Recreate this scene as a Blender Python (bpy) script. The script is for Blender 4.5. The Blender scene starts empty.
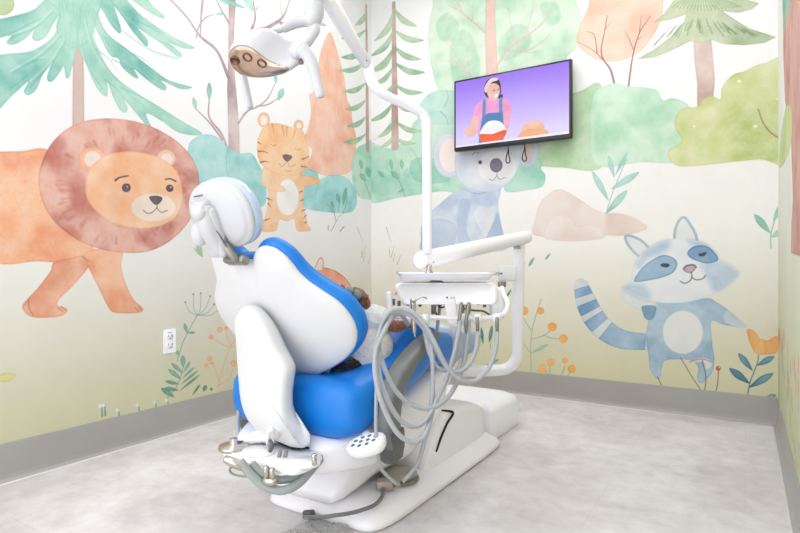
import bpy, bmesh, math, random
import numpy as np
from mathutils import Vector, Matrix
random.seed(7)
SC = bpy.context.scene
COL = SC.collection

# ------------------------------------------------------------------ camera
EYE, YAW, FPX = 0.86, math.radians(31.8), 557.0
cam_d = bpy.data.cameras.new('camera'); cam = bpy.data.objects.new('camera', cam_d); COL.objects.link(cam)
cam.location = (0, 0, EYE); cam.rotation_euler = (math.pi/2, 0, YAW)
cam_d.sensor_width = 36; cam_d.lens = FPX/800*36; cam_d.clip_start = 0.02
SC.camera = cam

# ------------------------------------------------------------------ light and exposure
world = bpy.data.worlds.new('world'); SC.world = world; world.use_nodes = True
bg = world.node_tree.nodes['Background']; bg.inputs[0].default_value = (.965, .98, 1, 1); bg.inputs[1].default_value = 1.85
SC.view_settings.view_transform = 'Standard'; SC.view_settings.look = 'None'
SC.view_settings.exposure = 0.41; SC.view_settings.gamma = 1; SC.view_settings.use_curve_mapping = False
SC.cycles.use_denoising = True
SC.cycles.max_bounces = 8; SC.cycles.diffuse_bounces = 5; SC.cycles.transparent_max_bounces = 12
PANEL_W = 6.5          # watts of each ceiling panel
PANELS = [(-1.75, 2.45, 1.), (-0.55, 2.45, 1.), (-1.15, 0.55, .35)]   # x, y, share of the power
CEIL = 3.05
def area(name, loc, sx, sy, power, rot=(0, 0, 0), col=(.97, .985, 1)):
    l = bpy.data.lights.new(name, 'AREA'); l.shape = 'RECTANGLE'; l.size = sx; l.size_y = sy; l.energy = power; l.color = col
    o = bpy.data.objects.new(name, l); o.location = loc; o.rotation_euler = rot; COL.objects.link(o); return o
for x, y, share in PANELS:
    area('ceiling_panel_lamp', (x, y, CEIL-.035), .55, 1.15, PANEL_W*share)

# ------------------------------------------------------------------ helpers
CT, ST = math.cos(YAW), math.sin(YAW)
def ray(px, py):
    a = px-400.0
    return (a*CT-FPX*ST, a*ST+FPX*CT, 267.0-py)
def at(px, py, Z):
    "point of the room that shows at pixel (px,py), Z metres in front of the lens plane"
    d = ray(px, py); k = Z/FPX
    return Vector((d[0]*k, d[1]*k, EYE+d[2]*k))
def onx(px, py, x):
    d = ray(px, py); k = x/d[0]; return Vector((x, d[1]*k, EYE+d[2]*k))
def onz(px, py, z):
    d = ray(px, py); k = (z-EYE)/d[2]; return Vector((d[0]*k, d[1]*k, z))
def lin(c): return ((c+.055)/1.055)**2.4 if c > .04045 else c/12.92
def rgb(r, g, b): return (lin(r/255), lin(g/255), lin(b/255), 1)

MATS = {}
def mat(name, col, rough=.5, metal=0., bump=0., bscale=60., var=0., vscale=8., coat=0., sheen=0., alpha=1., trans=0., emit=None, estr=0.):
    if name in MATS: return MATS[name]
    m = bpy.data.materials.new(name); m.use_nodes = True; nt = m.node_tree; b = nt.nodes['Principled BSDF']
    b.inputs['Base Color'].default_value = col; b.inputs['Roughness'].default_value = rough; b.inputs['Metallic'].default_value = metal
    b.inputs['Coat Weight'].default_value = coat; b.inputs['Sheen Weight'].default_value = sheen
    b.inputs['Alpha'].default_value = alpha; b.inputs['Transmission Weight'].default_value = trans
    if emit: b.inputs['Emission Color'].default_value = emit; b.inputs['Emission Strength'].default_value = estr
    tc = nt.nodes.new('ShaderNodeTexCoord')
    if var > 0:
        n = nt.nodes.new('ShaderNodeTexNoise'); n.inputs['Scale'].default_value = vscale; n.inputs['Detail'].default_value = 5
        nt.links.new(tc.outputs['Object'], n.inputs['Vector'])
        r = nt.nodes.new('ShaderNodeMapRange'); r.inputs[1].default_value = .3; r.inputs[2].default_value = .7
        r.inputs[3].default_value = 1-var; r.inputs[4].default_value = 1+var
        nt.links.new(n.outputs['Fac'], r.inputs[0])
        h = nt.nodes.new('ShaderNodeHueSaturation'); h.inputs['Color'].default_value = col
        nt.links.new(r.outputs[0], h.inputs['Value']); nt.links.new(h.outputs[0], b.inputs['Base Color'])
    if bump > 0:
        n2 = nt.nodes.new('ShaderNodeTexNoise'); n2.inputs['Scale'].default_value = bscale; n2.inputs['Detail'].default_value = 6
        nt.links.new(tc.outputs['Object'], n2.inputs['Vector'])
        bu = nt.nodes.new('ShaderNodeBump'); bu.inputs['Strength'].default_value = bump; bu.inputs['Distance'].default_value = .01
        nt.links.new(n2.outputs['Fac'], bu.inputs['Height']); nt.links.new(bu.outputs[0], b.inputs['Normal'])
    MATS[name] = m; return m

def link(name, bm, m, parent=None, smooth=True, kind=None, label=None):
    bmesh.ops.recalc_face_normals(bm, faces=bm.faces)
    me = bpy.data.meshes.new(name); bm.to_mesh(me); bm.free()
    if m: me.materials.append(m)
    if smooth:
        for p in me.polygons: p.use_smooth = True
    o = bpy.data.objects.new(name, me); COL.objects.link(o)
    if parent: 
        o.parent = parent; o.matrix_parent_inverse = WM(parent).inverted()
    if kind: o['kind'] = kind
    if label: o['label'] = label
    return o
def WM(o):
    m = Matrix.LocRotScale(o.location, o.rotation_euler, o.scale)
    if o.parent: m = WM(o.parent) @ o.matrix_parent_inverse @ m
    return m
def thing(name, label, cat, loc=(0, 0, 0), group=None):
    o = bpy.data.objects.new(name, None); COL.objects.link(o); o.location = loc; o.empty_display_size = .05
    o['label'] = label; o['category'] = cat
    if group: o['group'] = group
    return o
def tag(o, label, cat, group=None, kind=None):
    o['label'] = label; o['category'] = cat
    if group: o['group'] = group
    if kind: o['kind'] = kind
    return o
def bevel(bm, w, seg=3, ang=30):
    es = [e for e in bm.edges if len(e.link_faces) == 2 and e.calc_face_angle(0) > math.radians(ang)]
    if es: bmesh.ops.bevel(bm, geom=es, offset=w, segments=seg, profile=.5, affect='EDGES', clamp_overlap=True)
def box(bm, c, s, r=0., rot=None, seg=3):
    b2 = bmesh.new(); bmesh.ops.create_cube(b2, size=1)
    for v in b2.verts: v.co = Vector((v.co.x*s[0], v.co.y*s[1], v.co.z*s[2]))
    if r: bevel(b2, r, seg)
    M = Matrix.Translation(Vector(c)) @ (rot.to_4x4() if rot else Matrix.Identity(4))
    b2.transform(M); merge(bm, b2); return bm
def merge(bm, b2):
    me = bpy.data.meshes.new('tmp'); b2.to_mesh(me); bm.from_mesh(me); bpy.data.meshes.remove(me); b2.free()
def cr(pts, n=6, closed=False):
    "catmull-rom through points"
    P = [Vector(p) for p in pts]; out = []; N = len(P)
    rng = range(N) if closed else range(N-1)
    for i in rng:
        p1, p2 = P[i], P[(i+1) % N]
        p0 = P[(i-1) % N] if closed or i > 0 else p1*2-p2
        p3 = P[(i+2) % N] if closed or i+2 < N else p2*2-p1
        for k in range(n):
            t = k/n
            out.append(.5*((2*p1)+(p2-p0)*t+(2*p0-5*p1+4*p2-p3)*t*t+(3*p1-p0-3*p2+p3)*t**3))
    if not closed: out.append(P[-1])
    return out
def ringfaces(bm, rings, cap=True, loop=True):
    for a, b in zip(rings[:-1], rings[1:]):
        n = len(a)
        for i in range(n if loop else n-1):
            j = (i+1) % n
            bm.faces.new((a[i], a[j], b[j], b[i]))
    if cap and loop:
        bm.faces.new(rings[0][::-1]); bm.faces.new(rings[-1])
def tube(bm, pts, rad, n=6, seg=12, smooth=True, flat=None, ends=True):
    "sweep a circle (or flattened ellipse) along a path; rad number or list per control point"
    rl = rad if isinstance(rad, (list, tuple)) else [rad]*len(pts)
    if smooth and len(pts) > 2:
        P = cr(pts, n); R = []
        for i in range(len(pts)-1):
            for k in range(n): R.append(rl[i]+(rl[i+1]-rl[i])*k/n)
        R.append(rl[-1])
    else: P = [Vector(p) for p in pts]; R = list(rl)
    T = [(P[min(i+1, len(P)-1)]-P[max(i-1, 0)]).normalized() for i in range(len(P))]
    up = Vector((0, 0, 1)) if abs(T[0].z) < .9 else Vector((0, 1, 0))
    nrm = (up-T[0]*up.dot(T[0])).normalized(); rings = []
    def ring(p, t, nr, r):
        bn = t.cross(nr); f = flat or (1, 1)
        return [bm.verts.new(p+nr*math.cos(2*math.pi*k/seg)*r*f[0]+bn*math.sin(2*math.pi*k/seg)*r*f[1]) for k in range(seg)]
    for i, p in enumerate(P):
        nrm = (nrm-T[i]*nrm.dot(T[i])).normalized()
        if ends and i == 0: rings.append(ring(p-T[i]*R[i]*.25, T[i], nrm, R[i]*.72))
        rings.append(ring(p, T[i], nrm, R[i]))
        if ends and i == len(P)-1: rings.append(ring(p+T[i]*R[i]*.25, T[i], nrm, R[i]*.72))
    ringfaces(bm, rings); return bm
def sup(k, n, a, b, e):
    t = 2*math.pi*k/n; c, s = math.cos(t), math.sin(t)
    return (math.copysign(abs(c)**(2/e), c)*a, math.copysign(abs(s)**(2/e), s)*b)
def loft(bm, secs, n=40, e=4, axis='y'):
    "secs: (pos along axis, centre a, centre b, half a, half b[, exponent]); superellipse sections"
    rings = []
    for s in secs:
        ee = s[5] if len(s) > 5 else e; r = []
        for k in range(n):
            u, v = sup(k, n, s[3], s[4], ee)
            a, b = s[1]+u, s[2]+v
            co = (a, s[0], b) if axis == 'y' else ((a, b, s[0]) if axis == 'z' else (s[0], a, b))
            r.append(bm.verts.new(co))
        rings.append(r)
    ringfaces(bm, rings); return bm
def lathe(bm, c, prof, seg=24, axis=Vector((0, 0, 1)), sx=1, sy=1):
    "prof: (radius, height) pairs round axis through c"
    q = Vector((0, 0, 1)).rotation_difference(Vector(axis).normalized()).to_matrix(); rings = []
    for r, h in prof:
        rings.append([bm.verts.new(Vector(c)+q @ Vector((math.cos(2*math.pi*k/seg)*max(r, 1e-4)*sx, math.sin(2*math.pi*k/seg)*max(r, 1e-4)*sy, h))) for k in range(seg)])
    ringfaces(bm, rings); return bm
def ball(bm, c, r, s=(1, 1, 1), rot=None, u=20, v=12, noise=0., amp=0.):
    b2 = bmesh.new(); bmesh.ops.create_uvsphere(b2, u_segments=u, v_segments=v, radius=r)
    for w in b2.verts: w.co = Vector((w.co.x*s[0], w.co.y*s[1], w.co.z*s[2]))
    b2.transform(Matrix.Translation(Vector(c)) @ (rot.to_4x4() if rot else Matrix.Identity(4)))
    merge(bm, b2); return bm
def pillow(bm, outline, centre, prof, fmap):
    "outline (u,v) star-shaped about centre; prof list of (scale, height) from one side over the rim to the other"
    rings = []
    for t, h in prof:
        rings.append([bm.verts.new(fmap(centre[0]+(p[0]-centre[0])*t, centre[1]+(p[1]-centre[1])*t, h)) for p in outline])
    for a, b in zip(rings[:-1], rings[1:]):
        for i in range(len(a)):
            j = (i+1) % len(a); bm.faces.new((a[i], a[j], b[j], b[i]))
    for r, (t, h) in ((rings[0], prof[0]), (rings[-1], prof[-1])):
        cv = bm.verts.new(fmap(centre[0], centre[1], h))
        for i in range(len(r)): bm.faces.new((r[i], r[(i+1) % len(r)], cv))
    return bm
# ------------------------------------------------------------------ room dimensions
XL, XR, YB, YF = -2.51, 0.15, 3.62, -0.6
# ------------------------------------------------------------------ printed wallpaper: painted in code as a watercolour print
def vnoise(h, w, cell, rs):
    gy, gx = int(h/cell)+3, int(w/cell)+3
    g = rs.rand(gy, gx); y = np.arange(h)/cell; x = np.arange(w)/cell
    iy, ix = y.astype(int), x.astype(int); fy, fx = y-iy, x-ix
    fy = fy*fy*(3-2*fy); fx = fx*fx*(3-2*fx)
    a = g[iy][:, ix]*(1-fx)+g[iy][:, ix+1]*fx; b = g[iy+1][:, ix]*(1-fx)+g[iy+1][:, ix+1]*fx
    return a*(1-fy)[:, None]+b*fy[:, None]
class Print:
    def __init__(s, wm, hm, res, conv, seed):
        s.W, s.H, s.res, s.conv = int(wm*res), int(hm*res), res, conv
        rs = np.random.RandomState(seed); H, W = s.H, s.W
        s.n1 = .6*vnoise(H, W, 70, rs)+.4*vnoise(H, W, 28, rs)
        s.n2 = .5*vnoise(H, W, 22, rs)+.3*vnoise(H, W, 9, rs)+.2*vnoise(H, W, 4, rs)
        s.n1 = np.clip((s.n1-.5)*1.7+.5, 0, 1); s.n2 = np.clip((s.n2-.5)*1.5+.5, 0, 1)
        s.im = np.ones((H, W, 3))
    def tex(s, pts):
        out = []
        for p in pts:
            u, v = s.conv(p[0], p[1]); out.append((u*s.res, v*s.res))
        return out
    def vgrad(s, stops):
        z = np.arange(s.H)/s.res
        for c in range(3):
            s.im[:, :, c] = np.interp(z, [q[0] for q in stops], [q[1][c]/255 for q in stops])[:, None]
        s.im += ((s.n1-.5)*.014)[:, :, None]
    def _curve(s, pts, closed, n=6):
        return [(p[0], p[1]) for p in cr([(x, y, 0) for x, y in pts], n, closed)]
    def _paint(s, y0, y1, x0, x1, cov, d, col, col2, a, edge, var):
        n1 = s.n1[y0:y1, x0:x1]; n2 = s.n2[y0:y1, x0:x1]
        c = np.array(col)/255.; c2 = np.array(col2)/255. if col2 is not None else c*.86
        if col2 is not None: c = c+(1-c)*.05
        m = np.clip(n1*1.6-.5, 0, 1)[:, :, None] if col2 is not None else (np.clip(n1*1.6-.5, 0, 1)*.5)[:, :, None]
        k = c*(1-m)+c2*m
        k = k*(1-var*.25)+(var*.5*(1-n2))[:, :, None]*(1-k)+k*(var*.25)
        if edge and d is not None:
            e = np.clip(1-d/3.5, 0, 1)[:, :, None]*edge
            k = k*(1-e)+k*k*.92*e
        al = (cov*a)[:, :, None]
        s.im[y0:y1, x0:x1] = s.im[y0:y1, x0:x1]*(1-al)+k*al
    def fill(s, pts, col, col2=None, a=.95, edge=.35, var=.35, smooth=True, soft=1.):
        P = s.tex(pts)
        if smooth: P = s._curve(P, True)
        P = np.array(P); pad = 8+int(soft*2)
        x0, y0 = np.floor(P.min(0)).astype(int)-pad; x1, y1 = np.ceil(P.max(0)).astype(int)+pad
        x0, y0, x1, y1 = max(x0, 0), max(y0, 0), min(x1, s.W), min(y1, s.H)
        if x1 <= x0+1 or y1 <= y0+1: return
        h, w = y1-y0, x1-x0
        mark = np.zeros((h, w+1), int); D = np.full((h, w), 1e3)
        Q = np.roll(P, -1, 0); R = pad-1
        for (ax, ay), (bx, by) in zip(P, Q):
            if ay != by:
                lo, hi = min(ay, by), max(ay, by)
                rows = np.arange(max(math.ceil(lo-y0), 0), min(math.ceil(hi-y0), h))
                if len(rows):
                    xs = ax+(rows+y0-ay)/(by-ay)*(bx-ax)-x0
                    np.add.at(mark, (rows, np.clip(np.ceil(xs).astype(int), 0, w)), 1)
            u0, u1 = int(max(min(ax, bx)-R-x0, 0)), int(min(max(ax, bx)+R-x0+1, w))
            v0, v1 = int(max(min(ay, by)-R-y0, 0)), int(min(max(ay, by)+R-y0+1, h))
            if u1 <= u0 or v1 <= v0: continue
            gx = np.arange(u0, u1)[None, :]+x0-ax; gy = np.arange(v0, v1)[:, None]+y0-ay
            dx, dy = bx-ax, by-ay; L = dx*dx+dy*dy+1e-9
            t = np.clip((gx*dx+gy*dy)/L, 0, 1)
            D[v0:v1, u0:u1] = np.minimum(D[v0:v1, u0:u1], np.hypot(gx-t*dx, gy-t*dy))
        ins = (np.cumsum(mark, 1)[:, :w] % 2) == 1
        sd = np.where(ins, D, -D)
        cov = np.clip(.5+sd/(1.2*soft), 0, 1)
        s._paint(y0, y1, x0, x1, cov, np.where(ins, D, 0), col, col2, a, edge, var)
    def line(s, pts, w, col, a=.95, smooth=True, var=.1, col2=None, edge=0):
        "w in metres on the wall (number or (start,end))"
        P = s.tex(pts)
        if smooth and len(P) > 2: P = s._curve(P, False)
        w0, w1 = w if isinstance(w, (tuple, list)) else (w, w); w0 *= s.res*.5; w1 *= s.res*.5
        P = np.array(P); pad = int(max(w0, w1))+3
        x0, y0 = np.floor(P.min(0)).astype(int)-pad; x1, y1 = np.ceil(P.max(0)).astype(int)+pad
        x0, y0, x1, y1 = max(x0, 0), max(y0, 0), min(x1, s.W), min(y1, s.H)
        if x1 <= x0+1 or y1 <= y0+1: return
        D = np.full((y1-y0, x1-x0), -1e3); N = len(P)-1
        for i in range(N):
            (ax, ay), (bx, by) = P[i], P[i+1]
            u0, u1 = int(max(min(ax, bx)-pad-x0, 0)), int(min(max(ax, bx)+pad-x0+1, x1-x0))
            v0, v1 = int(max(min(ay, by)-pad-y0, 0)), int(min(max(ay, by)+pad-y0+1, y1-y0))
            if u1 <= u0 or v1 <= v0: continue
            gx = np.arange(u0, u1)[None, :]+x0-ax; gy = np.arange(v0, v1)[:, None]+y0-ay
            dx, dy = bx-ax, by-ay; L = dx*dx+dy*dy+1e-9
            t = np.clip((gx*dx+gy*dy)/L, 0, 1)
            r = w0+(w1-w0)*(i+t)/N
            D[v0:v1, u0:u1] = np.maximum(D[v0:v1, u0:u1], r-np.hypot(gx-t*dx, gy-t*dy))
        s._paint(y0, y1, x0, x1, np.clip(.5+D/1.2, 0, 1), np.clip(D, 0, 99), col, col2, a, edge, var)
    def oval(s, cx, cy, rx, ry, col, col2=None, rot=0, **k):
        c, n = math.cos(rot), math.sin(rot)
        s.fill([(cx+math.cos(t)*rx*c-math.sin(t)*ry*n, cy+math.cos(t)*rx*n+math.sin(t)*ry*c) for t in [i*math.pi/8 for i in range(16)]], col, col2, **k)
    def leaf(s, x0, y0, x1, y1, w, col, col2=None, bend=0., **k):
        dx, dy = x1-x0, y1-y0; L = math.hypot(dx, dy); nx, ny = -dy/L, dx/L; A, B = [], []
        for t, f in ((.0, .08), (.2, .55), (.45, .95), (.65, 1), (.85, .62), (1, 0)):
            b = bend*L*math.sin(math.pi*t); px, py = x0+dx*t+nx*b, y0+dy*t+ny*b
            A.append((px+nx*w*f/2, py+ny*w*f/2)); B.append((px-nx*w*f/2, py-ny*w*f/2))
        s.fill(A+B[::-1][1:], col, col2, **k)
    def image(s, name, k=.84):
        c = np.clip(s.im, 0, 1); l = np.where(c > .04045, ((c+.055)/1.055)**2.4, c/12.92)*k
        c = np.where(l > .0031308, 1.055*l**(1/2.4)-.055, l*12.92)
        im = bpy.data.images.new(name, s.W, s.H, alpha=False)
        buf = np.ones((s.H, s.W, 4), np.float32); buf[:, :, :3] = c
        im.pixels.foreach_set(buf.ravel()); im.update(); im.pack(); return im
def print_mat(name, im, axis, x0, wm, hm, emit=0., rough=.75, z0=0.):
    m = bpy.data.materials.new(name); m.use_nodes = True; nt = m.node_tree; b = nt.nodes['Principled BSDF']
    tc = nt.nodes.new('ShaderNodeTexCoord'); sp = nt.nodes.new('ShaderNodeSeparateXYZ'); nt.links.new(tc.outputs['Object'], sp.inputs[0])
    mu = nt.nodes.new('ShaderNodeMapRange'); mu.clamp = False; mu.inputs[1].default_value = x0; mu.inputs[2].default_value = x0+wm
    mv = nt.nodes.new('ShaderNodeMapRange'); mv.clamp = False; mv.inputs[1].default_value = z0; mv.inputs[2].default_value = z0+hm
    nt.links.new(sp.outputs[axis], mu.inputs[0]); nt.links.new(sp.outputs[2], mv.inputs[0])
    cb = nt.nodes.new('ShaderNodeCombineXYZ'); nt.links.new(mu.outputs[0], cb.inputs[0]); nt.links.new(mv.outputs[0], cb.inputs[1])
    ti = nt.nodes.new('ShaderNodeTexImage'); ti.image = im; ti.interpolation = 'Cubic'; ti.extension = 'EXTEND'
    nt.links.new(cb.outputs[0], ti.inputs[0])
    b.inputs['Roughness'].default_value = rough
    if emit:
        b.inputs['Base Color'].default_value = (.01, .01, .01, 1)
        nt.links.new(ti.outputs[0], b.inputs['Emission Color']); b.inputs['Emission Strength'].default_value = emit
    else:
        nt.links.new(ti.outputs[0], b.inputs['Base Color']); b.inputs['Specular IOR Level'].default_value = .25
    return m

HM = 3.05
def conv_left(px, py):
    p = onx(px, py, XL); return p.y-0.4, p.z
def conv_back(px, py):
    d = ray(px, py); k = YB/d[1]; return d[0]*k-XL, EYE+d[2]*k
def conv_right(px, py):
    p = onx(px, py, XR); return p.y-0.9, p.z

# ---- left wall
L = Print(YB-.4, HM, 420, conv_left, 3)
L.vgrad([(0, (212, 210, 172)), (.25, (217, 215, 184)), (.55, (228, 226, 210)), (.85, (240, 239, 232)), (1.2, (247, 246, 246)), (3.05, (249, 248, 249))])
TEAL, TEAL2 = (162, 212, 192), (100, 176, 162)
L.oval(2, 5, 12, 11, (196, 212, 168), (180, 200, 150))
# big teal fir
TR = (208, 176, 166); TR2 = (178, 140, 132)
L.fill([(73, 40), (82, 40), (83.5, 70), (84, 132), (72, 132), (72.5, 80)], TR, TR2, smooth=False)
for sh in (
    [(-12, 24), (30, 12), (45, 0), (62, -6), (60, 12), (52, 26), (45, 38), (36, 41.5), (31.5, 38), (34, 30), (24, 40), (12, 45.5), (6, 43), (10, 36), (-12, 40)],
    [(-12, 62), (30, 52), (50, 40), (60, 28), (76, 28), (76, 52), (71, 70), (69, 78), (65.5, 78), (63.5, 67), (60, 72), (53, 81), (48, 82), (47, 76), (52, 62), (42, 76), (36, 90), (28, 96), (23.5, 92), (28, 82), (12, 96), (-12, 116)],
    [(70, 28), (76, 45), (84, 62), (92, 80), (99, 92), (106, 97), (107.5, 90), (107, 82), (113, 98), (120, 111), (126, 113), (127, 108), (124, 100), (136, 114), (147, 127), (151, 128), (146, 114), (162, 122), (178, 133), (197, 136), (201, 133), (182, 122), (160, 108), (134, 92), (112, 74), (98, 50), (90, 30), (86, 10), (72, 8)],
    [(84, 8), (92, 22), (100, 38), (110, 56), (118, 59), (122, 68), (134, 78), (138, 78), (134, 70), (150, 83), (163, 91), (166, 87), (161, 81), (180, 89.5), (192, 88), (178, 84), (165, 79), (145, 64), (126, 49), (108, 35), (99, 18), (96, -6), (84, -6)],
    [(94, -6), (104, 14), (112, 27), (119, 34), (120.5, 29), (116, 14), (108, -6)],
    [(106, -6), (124, 20), (134, 34), (146, 47), (147, 40), (138, 29), (158, 42), (178, 57.5), (181, 54), (169, 44), (184, 49), (194, 48), (170, 36), (140, 15), (120, -6)],
    [(126, -6), (146, 11), (162, 19), (163.5, 16), (152, 6), (144, -6)],
    [(44, -6), (58, 12), (56, 30), (66, 46), (78, 48), (90, 40), (96, 20), (100, -6)]):
    L.fill(sh, TEAL, TEAL2, edge=.3, var=.55)
for i in range(40):
    x = 58+i*.9; y = random.uniform(-2, 40); L.line([(x, y), (x+random.uniform(-5, 6), y+random.uniform(12, 26))], (.004, .001), (128, 196, 184) if i % 2 else (196, 230, 214), a=.45)
for a, b, c, d in ((96, 50, 118, 74), (104, 80, 128, 106), (128, 52, 158, 74), (112, 60, 150, 86), (132, 20, 176, 46), (120, 88, 170, 118), (20, 66, 50, 60), (10, 90, 40, 66), (8, 36, 44, 18), (30, 88, 50, 64)):
    L.line([(a, b), ((a+c)/2+2, (b+d)/2-2), (c, d)], (.006, .001), (110, 184, 172), a=.55)
for pts in ([(84, 20), (92, 48), (108, 72), (126, 92)], [(98, 30), (112, 54), (130, 66), (150, 78)], [(104, 12), (120, 30), (150, 50), (176, 58)], [(60, 34), (40, 54), (10, 72)], [(64, 40), (50, 62), (30, 82)], [(112, 82), (140, 104), (170, 124)], [(122, 14), (146, 34), (172, 46)], [(52, 10), (34, 26), (10, 36)], [(80, 50), (90, 74), (100, 88)]):
    L.line(pts, (.003, .007), (222, 242, 232), a=.5); L.line([(x+2, y+1.5) for x, y in pts], (.003, .009), (120, 190, 178), a=.4)
# bare brown tree
BR, BR2 = (190, 168, 170), (158, 128, 132)
L.fill([(228.5, -6), (236, -6), (234, 30), (233, 60), (236, 90), (239, 130), (240, 190), (228.5, 190), (228, 130), (227, 90), (228, 50)], (212, 190, 186), BR2, smooth=False, var=.5)
for w, pts in ((.016, [(229, 80), (217, 52), (200, 37), (186, 17), (166, -4)]), (.012, [(203, -4), (201, 15), (200, 37)]),
               (.018, [(234, 46), (251, 33), (270, 27), (283, 17), (291, -4)]), (.014, [(250, 34), (255, 18), (252, -4)]),
               (.008, [(276, 22), (290, 24), (300, 20), (307, 8), (309, -4)]), (.012, [(229, 24), (222, 12), (214, -4)]),
               (.012, [(228, 152), (221, 134), (209, 118), (209, 100)]), (.011, [(222, 140), (210, 124), (196, 110)]), (.008, [(280, 24), (285, 29)]),
               (.009, [(238, 124), (247, 112), (258, 107), (268, 98), (276, 82)]), (.007, [(256, 107), (268, 105), (279, 98)]), (.006, [(256, 10), (258, 6)]),
               (.007, [(196, 38), (199, 26), (206, 18), (214, 15)]), (.006, [(282, 18), (279, -4)])):
    L.line(pts, (w*1.5, w*.6), (182, 154, 158), col2=(150, 118, 124), a=.95, var=.5)
L.line([(234, 46), (262, 30), (282, 18)], (.014, .006), (168, 138, 140), a=.6)
for q in ((246, 9, 215, -2, 5), (253, 12, 244, -6, 7), (209, 101, 209, 83, 5), (276, 84, 275, 76, 4), (278, 101, 283, 89, 6), (215, 15, 224, 14, 3), (193, 248, 203, 258, 3), (318, 24, 326, 26, 3), (196, 111, 193, 98, 4)):
    L.leaf(*q, (168, 214, 198), (130, 190, 176))
L.leaf(194, 235, 202, 257, 5, (178, 206, 160), (150, 190, 140))
# orange fir
OR, OR2 = (250, 196, 166), (244, 164, 134)
L.fill([(329.5, 33), (336, 48), (342, 70), (345, 84), (347, 100), (351, 108), (352, 120), (356, 140), (354, 160), (350, 172), (334, 177), (318, 174), (308, 168), (312, 150), (303, 143), (308, 128), (311, 112), (309, 96), (313, 92), (317, 70), (322, 48)], OR, OR2, a=.9, var=.5)
for i in range(70):
    t = random.random(); x = 329+random.uniform(-1, 1)*(3+t*20); y = 45+t*105
    L.line([(x, y), (x+(x-329)*.2, y+random.uniform(10, 24))], (.002, .005), (252, 220, 200) if i % 2 else (240, 168, 142), a=.45)
# teal bushes
BU, BU2 = (166, 218, 214), (128, 200, 200)
L.fill([(188, 148), (196, 138), (208, 135), (219, 139), (227, 147), (240, 154), (251, 154), (258, 164), (265, 180), (264, 206), (240, 204), (226, 196), (200, 200), (188, 180)], BU, BU2, a=.9, var=.6)
L.line([(228, 148), (226, 165), (230, 185)], .006, (110, 186, 188), a=.5)
L.fill([(296, 168), (310, 170), (318, 176), (316, 200), (303, 208), (296, 200)], (130, 204, 204), BU2, a=.8)
L.fill([(318, 184), (326, 177), (340, 176), (350, 182), (356, 194), (356, 206), (350, 213), (330, 213), (306, 209), (306, 200), (315, 196)], (160, 220, 218), BU2, a=.92, var=.6)
L.line([(315, 188), (320, 180), (330, 177)], .005, (210, 238, 234), a=.8)
for pts in ([(331, 232), (336, 222), (340, 216), (352, 208)], [(336, 222), (333, 212), (326, 204)], [(336, 222), (334, 212), (333, 203)], [(338, 212), (340, 200)], [(343, 214), (347, 200), (345, 192)]):
    L.line(pts, (.005, .002), (120, 120, 110), a=.8)
for q in ((343, 206, 346, 188, 4), (339, 204, 337, 194, 4), (333, 208, 331, 202, 3)): L.leaf(*q, (126, 178, 150), a=.8)
L.line([(328, 226), (328, 231)], .006, (110, 100, 90)); L.line([(344, 227), (340, 232)], .006, (110, 100, 90))
# mint bush at the corner
MB, MB2 = (188, 226, 204), (140, 204, 178)
L.fill([(352, 178), (352, 164), (356, 150), (364, 145), (376, 144), (384, 200), (368, 200), (360, 198), (354, 190)], MB, MB2, a=.92, var=.6)
for q in ((362, 170, 360, 160, 4), (366, 182, 360, 174, 5), (369, 178, 367, 168, 5)): L.leaf(*q, (120, 192, 158), a=.7)
L.line([(370, 198), (366, 186), (361, 176), (360, 164)], (.006, .002), (150, 130, 120), a=.8)
def fir(P, tx, left, right, top, bot, w, col=(182, 210, 170), col2=(136, 182, 142)):
    P.line([(tx, top), (tx+.8, (top+bot)/2), (tx+1.5, bot)], w, (200, 168, 158), col2=(176, 136, 130), var=.4, smooth=False)
    for (y0, xe, ye, ww) in left+right:
        P.leaf(tx, y0, xe, ye, ww*.85, col, col2, bend=(.13 if xe < tx else -.13)*-1, var=.5)
LB = [(12, 355, 26, 6), (30, 341, 39, 6), (48, 341, 58, 7), (62, 339, 71, 6), (83, 344, 92, 6), (100, 345, 110, 6), (117, 347, 127, 6), (134, 343, 143, 6)]
fir(L, 366, LB, [], 6, 150, (.022, .048))
# grasses at corner
for q in (((357, 228), (363, 243)), ((361, 258), (366, 247)), ((368, 265), (371, 255)), ((363, 262), (365, 253)), ((361, 252), (362, 258))):
    L.line([q[0], q[1]], (.006, .002), (140, 164, 120), a=.8, smooth=False)
# fox behind the chair
L.fill([(300, 330), (304, 290), (312, 276), (320, 268), (334, 271), (345, 279), (353, 291), (356, 310), (352, 340)], (248, 176, 140), (240, 150, 112), edge=.5)
L.line([(334, 271), (345, 279), (353, 291)], .006, (222, 110, 84), a=.8)
L.fill([(315, 270), (318, 262), (321, 258.5), (323, 262), (323, 270)], (252, 240, 232)); L.line([(315, 268), (318, 261), (321, 258.5), (323, 262), (322.5, 270)], .008, (244, 150, 115))
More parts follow.
